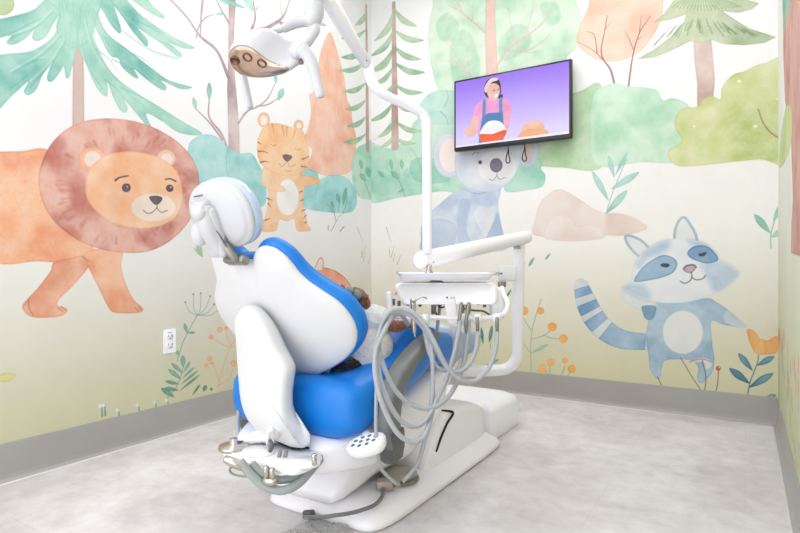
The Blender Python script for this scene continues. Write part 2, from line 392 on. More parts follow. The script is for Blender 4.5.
# tiger
TG, TG2, TS = (250, 202, 152), (246, 178, 122), (150, 92, 92)
for cx, cy, rx, ry in ((263.5, 120.5, 6, 7.5), (298.5, 126, 5, 5.5)):
    L.oval(cx, cy, rx, ry, (250, 190, 145)); L.oval(cx+.3, cy+.3, rx-2.2, ry-2.4, (253, 240, 232))
L.fill([(253, 231), (259, 224), (262, 219), (266, 225), (261, 232)], TG); 
L.fill([(268, 174), (300, 174), (304, 186), (303, 205), (306, 218), (308, 226), (311, 230), (307, 232), (297, 231), (294, 220), (287, 222), (279, 220), (277, 229), (274, 232), (262, 232), (262, 226), (266, 214), (268, 195)], (250, 202, 156), TG2, var=.5)
L.oval(287.5, 198, 11, 18, (251, 249, 247), edge=.1)
L.fill([(263, 168), (261, 182), (266, 189), (276, 192), (285, 192), (283, 187), (276, 184), (272, 176), (270, 170)], (252, 216, 178), edge=.3)
L.fill([(299, 176), (310, 177), (320, 180), (318, 184), (308, 187), (301, 186)], TG, TG2)
L.fill([(257, 150), (257.5, 140), (262, 130), (270, 124), (280, 124.5), (292, 128), (302, 131), (306, 140), (309, 154), (308, 166), (301, 174), (288, 177), (274, 174), (263, 167), (258, 158)], TG, TG2, edge=.3, var=.5)
for pts in ([(258, 143), (261, 145)], [(258, 152), (263, 152), (268, 154)], [(260, 163), (265, 162), (269, 163)], [(302, 160), (309, 157)], [(301, 167), (308, 168)], [(267, 199), (272, 201)], [(268, 204), (271, 208)], [(302, 192), (299, 193)], [(303, 200), (300, 202)], [(305, 210), (301, 212)], [(306, 216), (303, 219)], [(306, 223), (304, 224)], [(265, 221), (270, 219)]):
    L.line(pts, (.009, .003), TS, a=.85)
for pts in ([(272, 125), (274, 134)], [(282, 127), (284, 137)], [(287, 127), (286, 138)], [(295, 131), (293, 139)]): L.line(pts, (.008, .003), (206, 130, 100), a=.7)
L.fill([(282.5, 156), (287, 155), (292, 157), (290, 160.5), (287, 162), (284, 160)], (120, 92, 98), edge=.4)
for pts in ([(279, 164), (282, 167), (287, 162)], [(287, 162), (290, 167), (296, 165)], [(285, 171), (288, 172), (291, 171)], [(271, 145), (273.5, 146.5), (276, 145)], [(295, 149), (298, 151), (300, 149)]): L.line(pts, .003, (120, 90, 90), a=.7)
# lion
LI, LI2 = (247, 184, 140), (240, 156, 112)
L.fill([(-14, 154), (0, 152.5), (20, 152), (50, 152), (75, 190), (84, 235), (94, 250), (90, 262), (70, 264), (40, 262), (-14, 256)], LI, LI2, var=.6)
L.fill([(56, 262), (90, 256), (88, 268), (74, 285), (60, 299), (57, 306), (66, 309), (66.5, 313), (60, 317), (46, 318.5), (33, 318), (25, 314), (22, 307), (27, 300), (38, 288), (50, 272)], (246, 186, 150), (228, 150, 116), var=.5)
L.fill([(84, 256), (95, 250), (121, 250), (121, 268), (127, 288), (134, 301), (142, 308), (142, 312), (135, 314), (115, 313.5), (108, 308), (98, 288), (90, 272)], (246, 184, 146), (236, 158, 118), var=.5)
for pts in ([(58, 309), (62, 312)], [(61, 307), (65, 311)], [(135, 308), (138, 312)], [(138, 307), (141, 311)], [(28, 300), (29, 310), (33, 316)], [(82, 257), (88, 262)]): L.line(pts, .004, (190, 110, 90), a=.7)
for i in range(260):
    x = random.uniform(0, 100); y = random.uniform(155, 262)
    if x < 50 or y > 235: L.oval(x, y, .5, .5, (226, 140, 90), a=.45, edge=0)
L.fill([(38, 182), (41, 165), (50, 146), (66, 130), (88, 121), (118, 119.5), (148, 126), (174, 140), (190, 156), (198, 174), (198, 196), (190, 220), (172, 240), (148, 252), (118, 253), (86, 245), (60, 228), (44, 207)], (228, 168, 148), (188, 104, 90), var=.6, edge=.4)
for i in range(80):
    t = random.uniform(0, 6.28); r0 = random.uniform(.62, .8); cx, cy = 120, 187
    L.line([(cx+78*r0*math.cos(t), cy+65*r0*math.sin(t)), (cx+78*(r0+.12)*math.cos(t), cy+65*(r0+.12)*math.sin(t))], (.004, .016), (236, 196, 182) if i % 2 else (176, 96, 88), a=.22)
L.oval(92, 160, 13.5, 12.5, (246, 184, 146), (240, 160, 120)); L.oval(92, 160, 8.5, 8.5, (252, 232, 222))
L.oval(166, 159, 9.5, 9, (248, 204, 178)); L.oval(166.5, 160, 6.5, 6.5, (252, 230, 220))
L.fill([(85, 190), (87, 175), (96, 162), (110, 154.5), (128, 152), (148, 154.5), (166, 162), (178, 175), (182, 190), (181, 205), (175, 218), (162, 226), (146, 229), (128, 228), (110, 222), (95, 211), (87, 200)], (250, 206, 168), (246, 182, 136), var=.45, edge=.3)
L.oval(115, 200, 9, 7, (248, 188, 156), a=.4, edge=0, soft=5)
L.oval(153, 208, 22.5, 14, (252, 232, 214), edge=.12)
for ex, ey, r in ((126, 188.5, 4.3), (169.5, 189, 3.6)):
    L.oval(ex, ey, r, r, (98, 76, 84), edge=.5); L.oval(ex+1, ey-1.2, 1, 1, (190, 180, 185), edge=0)
L.line([(115, 181), (120, 178), (128, 176.5)], (.010, .006), (110, 84, 88)); L.line([(165, 180), (170, 179.5), (175.5, 182)], (.006, .009), (110, 84, 88))
L.fill([(149, 198), (153, 196.5), (159, 197), (162, 199), (160, 203), (156, 205.5), (152, 203)], (96, 78, 88), edge=.5)
for pts in ([(143, 211), (147, 214), (152, 213), (157, 208)], [(157, 205), (157, 209), (161, 213), (167, 211)]): L.line(pts, .004, (110, 84, 88), a=.85)
# low plants, left wall
GR, GR2 = (128, 178, 152), (88, 150, 126)
L.leaf(-8, 381, 16, 376, 9, (220, 216, 140)); 
L.line([(177, 362), (182, 345), (187, 334), (197, 316)], .004, GR2, a=.85)
for q in ((187, 334, 184, 324, 3.5), (187, 334, 195, 333, 2.8), (178, 356, 176, 351, 3)): L.leaf(*q, GR, GR2)
for x, y in ((185, 303), (193, 295), (200.5, 294), (210, 297), (214, 305), (219, 310)):
    L.line([(197, 316), ((197+x)/2+(1.5 if x > 200 else -1.5), (316+y)/2+3), (x, y)], .003, (120, 160, 148), a=.85); L.oval(x, y, .9, .9, (110, 150, 130), edge=0)
L.line([(164, 402), (176, 388), (184, 366)], .003, GR2)
L.leaf(183, 368, 182.5, 356, 5, GR, GR2)
for q in ((183, 374, 171, 364, 4), (183.5, 373, 190, 362, 3), (181, 380, 168, 370, 4.5), (182, 379, 194, 368, 2.4), (179, 385, 165, 382, 3.6), (181, 385, 198, 371, 2.4), (178, 391, 164, 389, 4), (180, 391, 200, 375, 2.4), (174, 398, 161, 389, 5), (192, 396, 200, 385, 2), (203, 392, 206, 386, 4), (210, 391, 212, 389, 3)):
    L.leaf(*q, GR, GR2)
OB = (250, 182, 140)
for pts in ([(218, 388), (222, 370), (228, 352), (234, 342), (240, 333)], [(219, 382), (214, 368), (208, 363)], [(219, 386), (230, 378), (233, 366)], [(230, 348), (222, 345), (212, 339)], [(231, 347), (227, 338), (226, 331)], [(231, 348), (240, 346)]):
    L.line(pts, (.006, .003), (248, 172, 146), a=.8)
for x, y, r in ((219.5, 330.5, 2.8), (226, 329, 2.2), (230, 327.5, 2), (211, 338, 2.4), (209.5, 359.5, 2.6), (206, 366, 2), (212, 364, 1.8), (233.5, 364, 3.2)): L.oval(x, y, r, r*.95, OB)
for x, y in ((102, 408), (105, 407), (139, 407), (156, 404), (119, 412), (168, 402)):
    L.line([(x, y+9), (x-.5, y-2)], (.008, .004), GR2); L.oval(x-2, y-1, 2, 1.8, (245, 246, 250), edge=.1)

# ---- back wall
B = Print(XR-XL, HM, 420, conv_back, 5)
B.vgrad([(0, (218, 215, 176)), (.25, (226, 223, 190)), (.5, (233, 231, 210)), (.8, (243, 241, 231)), (1.1, (252, 251, 246)), (1.5, (250, 249, 247)), (3.05, (250, 250, 250))])
# big soft round tree
B.fill([(430, 60), (428, 35), (432, 10), (440, -20), (500, -60), (560, -20), (578, 8), (581, 28), (576, 48), (566, 60), (560, 90), (500, 110), (470, 125), (452, 104), (440, 94), (434, 78)], (208, 230, 204), (178, 214, 184), a=.92, var=.6)
for q in (((440, 40), (436, 25), (446, 14), (458, 24), (455, 40), (447, 42)), ((452, 40), (465, 30), (475, 45), (480, 70), (470, 90), (456, 88), (450, 65)), ((500, 40), (515, 25), (528, 30), (530, 45), (515, 58), (500, 60)), ((540, 6), (556, 4), (560, 20), (548, 26))):
    B.fill(list(q), (150, 200, 168), a=.5, edge=.15, soft=6, var=.6)
PK = (228, 188, 174)
B.fill([(486, -10), (495.5, -10), (495, 20), (496, 40), (497, 60), (500, 110), (484, 110), (486, 70), (485, 40)], PK, (228, 190, 178), smooth=False, var=.5)
for w, pts in ((.012, [(486, 34), (472, 22), (460, 12), (448, 6)]), (.006, [(461, 12), (458, 4), (448, -4)]), (.012, [(486, 90), (468, 74), (456, 56), (444, 40)]), (.008, [(470, 78), (468, 60), (469, 30)]), (.006, [(462, 66), (452, 62), (441, 62)]),
               (.016, [(496, 68), (508, 50), (525, 38), (540, 26), (549, 14)]), (.009, [(508, 52), (528, 51), (545, 40), (549, 34)]), (.008, [(514, 44), (511, 26), (508, 8)]), (.006, [(524, 38), (530, 20), (535, -5)]), (.005, [(540, 52), (528, 53), (515, 51)]), (.006, [(472, 22), (473, 6)])):
    B.line(pts, (w, w*.4), PK, a=.9, var=.4)
# pink round tree with twigs
B.fill([(577, 44), (580, 26), (588, 8), (596, -20), (660, -20), (663, 5), (660, 22), (652, 38), (640, 52), (622, 61), (606, 62), (590, 57)], (250, 206, 184), (246, 188, 162), var=.4)
for w, pts in ((.012, [(614, 84), (610, 70), (603, 60), (601, 50), (604, 34), (607, 16)]), (.006, [(602, 60), (594, 52), (577, 42)]), (.006, [(597, 54), (594, 36), (586, 32)]), (.011, [(628, 89), (631, 66), (634, 50), (640, 32), (650, 17)]), (.005, [(633, 50), (628, 38), (624, 30)]), (.005, [(639, 34), (641, 16)]), (.004, [(638, 40), (645, 35)]), (.004, [(605, 30), (611, 22)])):
    B.line(pts, (w, w*.35), (150, 108, 106), a=.85)
# green behind television, bushes
B.fill([(470, 170), (476, 150), (500, 128), (530, 110), (560, 100), (580, 92), (602, 88), (604, 165), (560, 168), (536, 167)], (188, 218, 174), (168, 206, 154), var=.6)
B.fill([(596, 166), (590, 130), (592, 96), (604, 87), (616, 84), (628, 87), (642, 88), (656, 91), (663, 101), (672, 99), (686, 104), (692, 120), (684, 160), (640, 163)], (202, 232, 206), (164, 214, 178), var=.6)
B.fill([(505, 192), (510, 174), (520, 160), (532, 156), (541, 162), (541, 170), (545, 176), (543, 186), (532, 190)], (176, 222, 202), (140, 206, 182), var=.5)
B.fill([(366, 146), (378, 146), (388, 149), (400, 145), (412, 139), (412, 126), (420, 118), (432, 112), (446, 114), (456, 122), (470, 150), (470, 192), (440, 192), (400, 198), (366, 200)], (190, 228, 206), (150, 210, 186), var=.6)
B.fill([(410, 165), (420, 158), (440, 162), (450, 180), (432, 184), (414, 180)], (130, 202, 178), a=.5, edge=.4, soft=3)
B.fill([(372, 152), (384, 149), (396, 156), (396, 190), (380, 196), (372, 190)], (160, 214, 190), a=.4, edge=.4, soft=3)
B.fill([(418, 110), (426, 97), (440, 91), (460, 95), (480, 120), (440, 125), (420, 122)], (182, 224, 210), (150, 210, 194), a=.85)
for w, pts in ((.006, [(440, 112), (446, 118), (448, 126)]), (.005, [(444, 108), (448, 98), (446, 90)]), (.006, [(405, 197), (400, 184), (392, 172), (390, 160)]), (.004, [(400, 184), (399, 172), (398, 160)]), (.004, [(394, 176), (386, 168)]), (.005, [(423, 178), (418, 160), (410, 148)])):
    B.line(pts, (w, w*.4), (170, 140, 136), a=.75)
for q in ((399, 180, 391, 172, 5), (392, 170, 390, 160, 4), (402, 170, 401, 160, 4), (398, 193, 404, 190, 3), (384, 178, 378, 172, 4)): B.leaf(*q, (126, 196, 162), a=.7)
# second slim fir
fir(B, 393.5, [(10, 374, 42, 7), (30, 370, 57, 7), (48, 370, 73, 8), (66, 372, 86, 6), (84, 380, 97, 6), (102, 368, 122, 6), (120, 378, 138, 6), (136, 380, 148, 5), (110, 371, 142, 0.5)],
    [(8, 417, 27, 7), (30, 424, 41, 7), (46, 421, 60, 7), (62, 425, 73, 7), (84, 423, 93, 6), (102, 418, 111, 5), (120, 424, 132, 6), (137, 416, 144, 5)], 4, 147, (.030, .068))
# sage fir
SG, SG2 = (190, 202, 166), (162, 180, 140)
B.fill([(693, 40), (711, 40), (713, 62), (714.5, 80), (712, 110), (697, 112), (697, 85), (694, 60)], (216, 188, 176), (176, 140, 132), smooth=False, var=.6)
B.fill([(652.5, 23.5), (664, 14), (676, -2), (684, -14), (724, -14), (738, -2), (758.5, 4), (752, 10), (738, 13.5), (722, 12), (708, 16), (690, 14), (672, 20)], SG, SG2, smooth=False, var=.6)
B.fill([(636.5, 60), (654, 50), (670, 38), (684, 22), (688, 6), (714, 6), (728, 16), (748, 29), (776, 38), (764, 43.5), (744, 46), (724, 45), (712, 41), (700, 44), (690, 42), (672, 51), (655, 58)], SG, SG2, smooth=False, var=.6)
for i in range(46):
    t = random.random(); s_ = random.choice((-1, 1)); x0 = 700+s_*t*24; y0 = 12+t*8
    x1 = 700+s_*t*(58 if s_ < 0 else 66); y1 = 38+t*(16 if s_ < 0 else 2)
    a_ = random.uniform(.2, .6); B.line([(x0+(x1-x0)*a_, y0+(y1-y0)*a_), (x0+(x1-x0)*(a_+.3), y0+(y1-y0)*(a_+.32))], (.003, .006), (130, 152, 112), a=.6)
for i in range(20):
    x = 672+i*3.6; B.line([(700+(x-700)*.4, -4), (x, 12-abs(x-705)*.12)], (.002, .005), (134, 156, 116), a=.6)
# yellow green bush
B.fill([(668, 158), (669, 150), (676, 146), (681, 140), (675, 128), (676, 116), (684, 109), (698, 107), (702, 100), (712, 97), (720, 100), (722, 88), (732, 76), (744, 72), (752, 68), (764, 64), (790, 64), (790, 160), (760, 160), (720, 164), (690, 167), (676, 166)], (218, 222, 164), (192, 204, 126), var=.5)
B.fill([(696, 146), (712, 132), (730, 118), (755, 108), (790, 104), (790, 156), (750, 160), (715, 160), (698, 156)], (196, 212, 132), a=.5, edge=.1, soft=9, var=.8)
B.fill([(740, 125), (760, 112), (790, 110), (790, 155), (760, 158), (745, 150)], (180, 200, 110), a=.4, edge=.1, soft=7, var=.8)
B.line([(758, 110), (762, 122), (770, 133), (784, 142)], (.005, .008), (168, 120, 100), a=.8)
for x, y, r in ((739, 82, 2), (755, 127, 2), (694, 127, 1.3), (777, 100, 1.2)): B.oval(x, y, r, r*.8, (252, 250, 240), edge=0)
# beige hill
RK = (240, 226, 218)
B.fill([(532, 233), (535, 220), (539, 206), (548, 195), (558, 190), (568, 193), (582, 202), (596, 211), (608, 214), (622, 215), (636, 220), (647, 228), (638, 233), (622, 236), (606, 236), (590, 240), (560, 238), (540, 237)], RK, (230, 210, 200), var=.4)
B.fill([(544, 238), (546, 226), (552, 218), (561, 215), (571, 218), (577, 227), (588, 225), (598, 228), (605, 236), (598, 240), (575, 242), (555, 241)], (244, 232, 226), (236, 218, 210), edge=.35)
B.fill([(608, 214), (630, 216), (647, 228), (630, 235), (608, 236)], (248, 216, 200), a=.35, soft=4, edge=0)
TL, TL2 = (168, 214, 204), (124, 190, 180)
B.line([(606, 214), (610, 200), (617, 182), (626, 160)], .004, TL2)
for q in ((608, 201, 592, 172, 6), (611, 190, 639, 173, 6.5), (614, 178, 608, 156, 5), (615, 176, 627, 153, 3.5), (606, 214, 627, 191, 7)): B.leaf(*q, TL, TL2, var=.6)
B.line([(770.5, 249), (770.5, 236), (774, 222), (781, 208)], .005, (150, 204, 182))
for q in ((770, 234, 754, 215, 7), (773, 222, 783, 203, 6), (771, 238, 784, 230, 6)): B.leaf(*q, (170, 218, 196), (130, 196, 170))
# koala
KO, KO2 = (216, 226, 240), (184, 202, 228)
B.oval(527, 150, 11, 18, (216, 222, 238), (200, 210, 232)); B.oval(527, 151, 6, 12, (250, 224, 220))
B.fill([(462, 190), (450, 196), (438, 206), (426, 216), (421, 228), (421, 240), (426, 252), (500, 252), (504, 240), (500, 222), (498, 205), (498, 186)], KO, KO2, var=.6)
B.fill([(480, 206), (488, 209), (495, 206), (494, 218), (490, 230), (486, 238), (480, 230), (474, 215)], (246, 248, 252), a=.7, edge=.05, soft=3)
B.fill([(421, 240), (424, 226), (434, 220), (448, 221), (456, 228), (454, 244), (446, 252), (424, 252)], (190, 208, 232), (170, 194, 226), a=.6, edge=.6)
B.fill([(458, 240), (457, 215), (462, 200), (470, 205), (466, 232), (478, 252), (462, 252)], (176, 198, 230), a=.5, edge=.3, soft=3)
B.fill([(486, 238), (494, 222), (498, 214), (503, 238), (500, 246), (486, 246)], (170, 196, 230), a=.7, edge=.3)
B.oval(449, 156, 16, 22.5, (220, 226, 238), (204, 214, 232), edge=.5); B.oval(450, 156, 11, 17, (253, 230, 224), (252, 240, 236), edge=.1, soft=2)
B.fill([(455, 168), (456, 150), (464, 136), (480, 130), (505, 130), (518, 142), (520, 160), (514, 176), (503, 188), (488, 193), (470, 190), (459, 181)], (224, 231, 242), (204, 214, 232), var=.5, edge=.4)
B.oval(497, 168, 19, 17, (250, 249, 249), a=.9, edge=0, soft=4)
B.line([(464, 190), (475, 194), (486, 193)], .006, (150, 178, 216), a=.6)
B.oval(480, 163, 1.8, 1.9, (60, 56, 66)); B.line([(472, 156), (475, 153), (479, 154)], .004, (100, 96, 104), a=.8)
B.oval(496, 166, 6.3, 7, (134, 128, 144), (104, 98, 116), edge=.5)
for pts in ([(489, 180), (493, 181), (497, 176)], [(497, 173), (497, 177), (500, 180), (505, 178)]): B.line(pts, .0035, (110, 104, 116), a=.8)
# raccoon
RA, RA2 = (180, 206, 224), (140, 176, 208)
def tail(P, t0, t1, col, col2=None, a=.95):
    C_ = [(580, 283), (585, 300), (593, 317), (605, 331), (622, 340), (648, 343)]; W_ = [6.5, 10, 11, 10.5, 9.5, 8]
    cc = [(p.x, p.y) for p in cr([(x, y, 0) for x, y in C_], 10)]; n = len(cc)
    i0, i1 = int(t0*(n-1)), int(t1*(n-1)); A, Bq = [], []
    for i in range(i0, i1+1):
        j = min(i+1, n-1); k = max(i-1, 0); dx, dy = cc[j][0]-cc[k][0], cc[j][1]-cc[k][1]; l = math.hypot(dx, dy)
        w = np.interp(i/(n-1)*5, range(6), W_); A.append((cc[i][0]-dy/l*w, cc[i][1]+dx/l*w)); Bq.append((cc[i][0]+dy/l*w, cc[i][1]-dx/l*w))
    P.fill(A+Bq[::-1], col, col2, a=a, smooth=False, var=.6, edge=.4)
tail(B, 0, 1, (222, 232, 236)); B.oval(580, 284, 6, 5, (226, 234, 240), edge=.1)
for t0, t1 in ((.06, .16), (.24, .34), (.41, .52), (.6, .98)): tail(B, t0, t1, (152, 186, 214), (108, 152, 194))
B.fill([(655, 300), (672, 304), (706, 299), (716, 303), (728, 311), (740, 322), (746, 327), (738, 328), (722, 325), (711, 322), (712, 345), (714, 360), (712, 372), (706, 380), (700, 384), (697, 378), (698, 368), (690, 361), (675, 360), (664, 362), (661, 371), (660, 378), (656, 379), (650, 370), (648, 355), (646, 335), (650, 315)], (170, 200, 220), (134, 172, 204), var=.6, edge=.4)
B.fill([(656, 304), (652, 316), (646, 320), (640, 312), (630, 306), (622, 300), (620, 294), (626, 292), (640, 300), (650, 302)], (224, 233, 236), (200, 216, 226), edge=.3)
B.fill([(642, 312), (642, 307), (650, 306), (656, 308), (653, 319), (646, 320)], (118, 160, 190), edge=.3)
B.fill([(728, 311), (746, 327), (738, 328), (724, 322)], (226, 234, 238), a=.7, edge=.2)
B.oval(682.5, 333, 20, 21.5, (240, 241, 238), (226, 230, 228), edge=.1)
for ear in ([(674, 240), (675, 230), (679, 221), (684, 218), (689, 224), (695, 234), (697, 243)], [(640, 258), (633, 252), (627, 244), (625, 237), (632, 237), (642, 242), (650, 250)]):
    B.fill(ear, (240, 243, 244)); B.line(ear, .013, (176, 200, 222), a=.9, edge=.4, var=.4)
B.fill([(622, 290), (630, 286), (632, 272), (637, 259), (648, 248), (664, 241), (682, 239), (700, 242), (712, 250), (720, 261), (728, 269), (738, 273), (731, 283), (716, 293), (696, 301), (674, 304), (650, 302), (634, 296)], (240, 244, 246), (222, 232, 240), var=.3, edge=.35)
for q in (((700, 262), (720, 262), (738, 273), (728, 285), (714, 292), (708, 280)), ((622, 290), (632, 284), (646, 288), (650, 301), (634, 296)), ((636, 262), (650, 248), (668, 241), (668, 250), (650, 258), (640, 270)), ((688, 241), (706, 245), (716, 256), (704, 248), (692, 245))):
    B.fill(list(q), (160, 192, 220), a=.6, edge=0, soft=13, var=.7)
B.fill([(634, 282), (640, 271), (650, 262), (662, 256), (672, 258), (677, 264), (673, 273), (662, 278), (648, 281)], (150, 184, 214), (128, 168, 204), edge=.9)
B.fill([(687, 254), (692, 248), (702, 246), (711, 250), (718, 260), (708, 264), (698, 262), (691, 259)], (132, 170, 206), (112, 154, 196), edge=.9)
B.fill([(660, 266), (663, 264), (669, 265), (668, 267.5), (664, 268)], (64, 62, 74)); B.fill([(698, 255), (701, 254), (706, 253), (704, 256.5), (700, 257)], (64, 62, 74))
B.fill([(683, 270), (686, 266.5), (693, 265.5), (696, 268), (692, 273), (687, 273.5)], (190, 172, 184), edge=.9); B.line([(683, 270), (686, 266.5), (693, 265.5), (696, 268)], .008, (104, 92, 108), a=.8)
for pts in ([(680, 282), (684, 284), (689, 282), (691.5, 278), (691, 273)], [(691.5, 278), (696, 280.5), (702, 279.5), (705.5, 276)]): B.line(pts, .006, (100, 92, 110), a=.85)
# berries, flower, mushrooms
SB = (255, 190, 104); SGN = (150, 188, 160)
for pts in ([(531, 372), (530.5, 350), (532, 330), (537, 312), (541, 300)], [(532, 332), (527, 325), (522, 316)], [(531, 340), (544, 336), (552, 329)], [(543, 336), (552, 339), (562, 339)], [(531, 354), (538, 349), (546, 346)], [(531, 354), (523, 344)], [(545, 375), (546, 372), (542, 369)], [(549.5, 378), (550, 366)], [(560, 380), (565, 366)], [(566, 379), (571, 371)],
            [(448, 352), (450, 332)], [(465, 330), (461, 312)], [(463, 322), (470, 318)], [(478, 352), (481, 335)], [(490, 350), (492, 330)]):
    B.line(pts, .0045, SGN, a=.9)
for x, y, r in ((524, 311.5, 4.2), (540.5, 311.5, 3.6), (552, 327.5, 4.3), (563, 339.5, 4.3), (542, 369, 4.2), (550.5, 363, 3.8), (565, 361, 3), (571.5, 369.5, 4), (450, 331, 3), (462, 312, 3), (417, 330, 2.5)): B.oval(x, y, r, r, SB, (252, 176, 84), edge=.2)
B.leaf(533, 353, 548, 345, 3.5, (170, 206, 176), GR)
for q in ((483, 345, 481, 328, 3), (489, 343, 492, 326, 3.5), (486, 366, 499, 360, 3), (477, 296, 479, 287, 2), (505, 300, 511, 290, 2), (436, 365, 442, 362, 3)): B.leaf(*q, (100, 170, 160), (70, 140, 140))
for q in (((386, 228), (391, 243)), ((391, 258), (394, 247)), ((397, 265), (401, 255)), ((393, 262), (395, 253)), ((389, 250), (390, 258))):
    B.line([q[0], q[1]], (.006, .002), (150, 172, 130), a=.8, smooth=False)
for q in ((519, 256.5, 524, 266, 5), (534, 258, 528.5, 267, 3), (550, 254, 545, 260.5, 2)): B.leaf(*q, (170, 196, 180), (130, 164, 150))
B.line([(747, 397), (750, 382), (757, 364), (758, 356)], .005, (90, 140, 140))
for q in ((749, 384, 729, 369, 7), (752, 371, 738, 354, 6), (757, 366, 774, 357, 6), (749, 388, 773, 374, 7), (765, 398, 776, 396, 4)): B.leaf(*q, (110, 160, 178), (58, 118, 148), edge=.7)
B.fill([(754, 352), (749, 342), (747, 330), (755, 333), (761, 344), (759, 354)], (248, 184, 104), (236, 150, 74)); B.fill([(757, 354), (762, 342), (768, 341), (777, 337), (777, 352), (768, 355)], (246, 172, 92), (232, 140, 66)); B.fill([(753, 352), (758, 342), (763, 340), (765, 353), (760, 355)], (250, 196, 124))
B.fill([(689, 364), (695, 360), (703, 358.5), (710, 361), (712, 366), (706, 370), (703, 363), (696, 363)], (244, 240, 238)); B.line([(689, 363), (696, 360.5), (704, 360), (711, 363)], .005, (232, 120, 104), a=.8)
for pts in ([(702, 393), (692, 378), (680, 358)], [(704, 393), (705.5, 378), (702, 361)], [(715.5, 394), (717.5, 382), (718, 370)], [(662, 388), (657, 377)]): B.line(pts, .0045, (100, 100, 98), a=.85)
B.oval(718, 369, 2.4, 2.4, (226, 84, 76), edge=.3); B.oval(719, 368, .8, .8, (250, 230, 226), edge=0); B.oval(678, 389, 1.8, .8, (230, 110, 90), edge=0)

# ---- right wall
R = Print(YB-.9, HM, 300, conv_right, 9)
R.vgrad([(0, (196, 204, 160)), (.4, (210, 214, 178)), (.8, (226, 228, 206)), (1.1, (238, 238, 228)), (1.5, (244, 243, 240)), (3.05, (248, 247, 246))])
R.fill([(782.3, -40), (815, -60), (815, 262), (797, 256), (791, 254), (791.5, 225), (793, 200), (791, 140), (785, 100), (783.5, 60)], (206, 152, 138), (184, 124, 114), smooth=False, var=.5)
for i in range(24):
    x = random.uniform(784, 799); R.line([(x, random.uniform(-20, 60)), (x+.5, random.uniform(100, 230))], .01, (226, 176, 160) if i % 2 else (168, 108, 100), a=.3)
R.fill([(782, -40), (792, -40), (790, 0), (787, 18), (783.5, 30)], (130, 196, 170), a=.9); R.line([(784, 20), (782.5, 60)], .03, (246, 190, 150), a=.8); R.line([(786, 14), (786.5, 40)], .03, (248, 200, 160), a=.8)
R.fill([(779, 164), (782, 128), (787, 106), (791, 110), (792, 135), (787, 158), (781, 168)], (202, 216, 150), (176, 198, 120))
random.seed(11)
for i in range(46):
    x = random.uniform(778, 799); y0 = 330+(x-778)*random.uniform(-.5, 7.5); 
    R.line([(x, y0), (x+.4, y0+random.uniform(6, 16))], .025, random.choice(((244, 120, 90), (244, 120, 90), (236, 150, 130), (176, 160, 200), (150, 176, 130))), a=.75, smooth=False)
for x, y in ((780, 420), (786, 470), (791, 440), (795, 520), (784, 390)): R.line([(x, y), (x-1, y-50)], .008, (120, 150, 110), a=.7)

IM_L, IM_B, IM_R = L.image('print_left'), B.image('print_back'), R.image('print_right')
# ------------------------------------------------------------------ shell
def wallbox(name, x0, x1, y0, y1, z0, z1, m, kind='structure'):
    bm = bmesh.new(); box(bm, ((x0+x1)/2, (y0+y1)/2, (z0+z1)/2), (x1-x0, y1-y0, z1-z0))
    return link(name, bm, m, smooth=False, kind=kind)
wallbox('wall_left', XL-.1, XL, YF, YB+.1, 0, CEIL, print_mat('wallpaper_left', IM_L, 1, .4, YB-.4, HM))
wallbox('wall_back', XL, XR, YB, YB+.1, 0, CEIL, print_mat('wallpaper_back', IM_B, 0, XL, XR-XL, HM))
wallbox('wall_right', XR, XR+.1, YF, YB+.1, 0, CEIL, print_mat('wallpaper_right', IM_R, 1, .9, YB-.9, HM))
wallbox('ceiling', XL-.1, XR+.1, YF, YB+.1, CEIL, CEIL+.1, mat('ceiling_paint', (.85, .85, .84, 1), .8, bump=.1, bscale=200))
# floor: pale stone-look vinyl
fm = bpy.data.materials.new('floor_vinyl'); fm.use_nodes = True; nt = fm.node_tree; b = nt.nodes['Principled BSDF']
tc = nt.nodes.new('ShaderNodeTexCoord')
def nz(scale, det, rough=.6, dist=0.):
    n = nt.nodes.new('ShaderNodeTexNoise'); n.inputs['Scale'].default_value = scale; n.inputs['Detail'].default_value = det
    n.inputs['Roughness'].default_value = rough; n.inputs['Distortion'].default_value = dist; nt.links.new(tc.outputs['Object'], n.inputs['Vector']); return n
n1, n2, n3 = nz(2.2, 8, .62, .6), nz(11, 8, .7), nz(90, 4)
mx = nt.nodes.new('ShaderNodeMath'); mx.operation = 'MULTIPLY_ADD'; mx.inputs[1].default_value = .55
nt.links.new(n1.outputs[0], mx.inputs[0])
m2 = nt.nodes.new('ShaderNodeMath'); m2.operation = 'MULTIPLY'; m2.inputs[1].default_value = .45; nt.links.new(n2.outputs[0], m2.inputs[0]); nt.links.new(m2.outputs[0], mx.inputs[2])
rp = nt.nodes.new('ShaderNodeValToRGB'); rp.color_ramp.elements[0].position = .36; rp.color_ramp.elements[0].color = rgb(198, 193, 193)
rp.color_ramp.elements[1].position = .62; rp.color_ramp.elements[1].color = rgb(234, 231, 233)
e = rp.color_ramp.elements.new(.5); e.color = rgb(219, 215, 216)
nt.links.new(mx.outputs[0], rp.inputs[0])
bt = nt.nodes.new('ShaderNodeTexBrick'); bt.inputs['Scale'].default_value = 1; bt.inputs['Mortar Size'].default_value = .0015; bt.inputs['Mortar Smooth'].default_value = .3
bt.inputs['Brick Width'].default_value = .92; bt.inputs['Row Height'].default_value = .46; bt.inputs['Bias'].default_value = 0
bt.inputs['Color1'].default_value = (1, 1, 1, 1); bt.inputs['Color2'].default_value = (.93, .93, .93, 1); bt.inputs['Mortar'].default_value = (.84, .84, .84, 1)
nt.links.new(tc.outputs['Object'], bt.inputs['Vector'])
ml = nt.nodes.new('ShaderNodeMix'); ml.data_type = 'RGBA'; ml.blend_type = 'MULTIPLY'; ml.inputs[0].default_value = 1
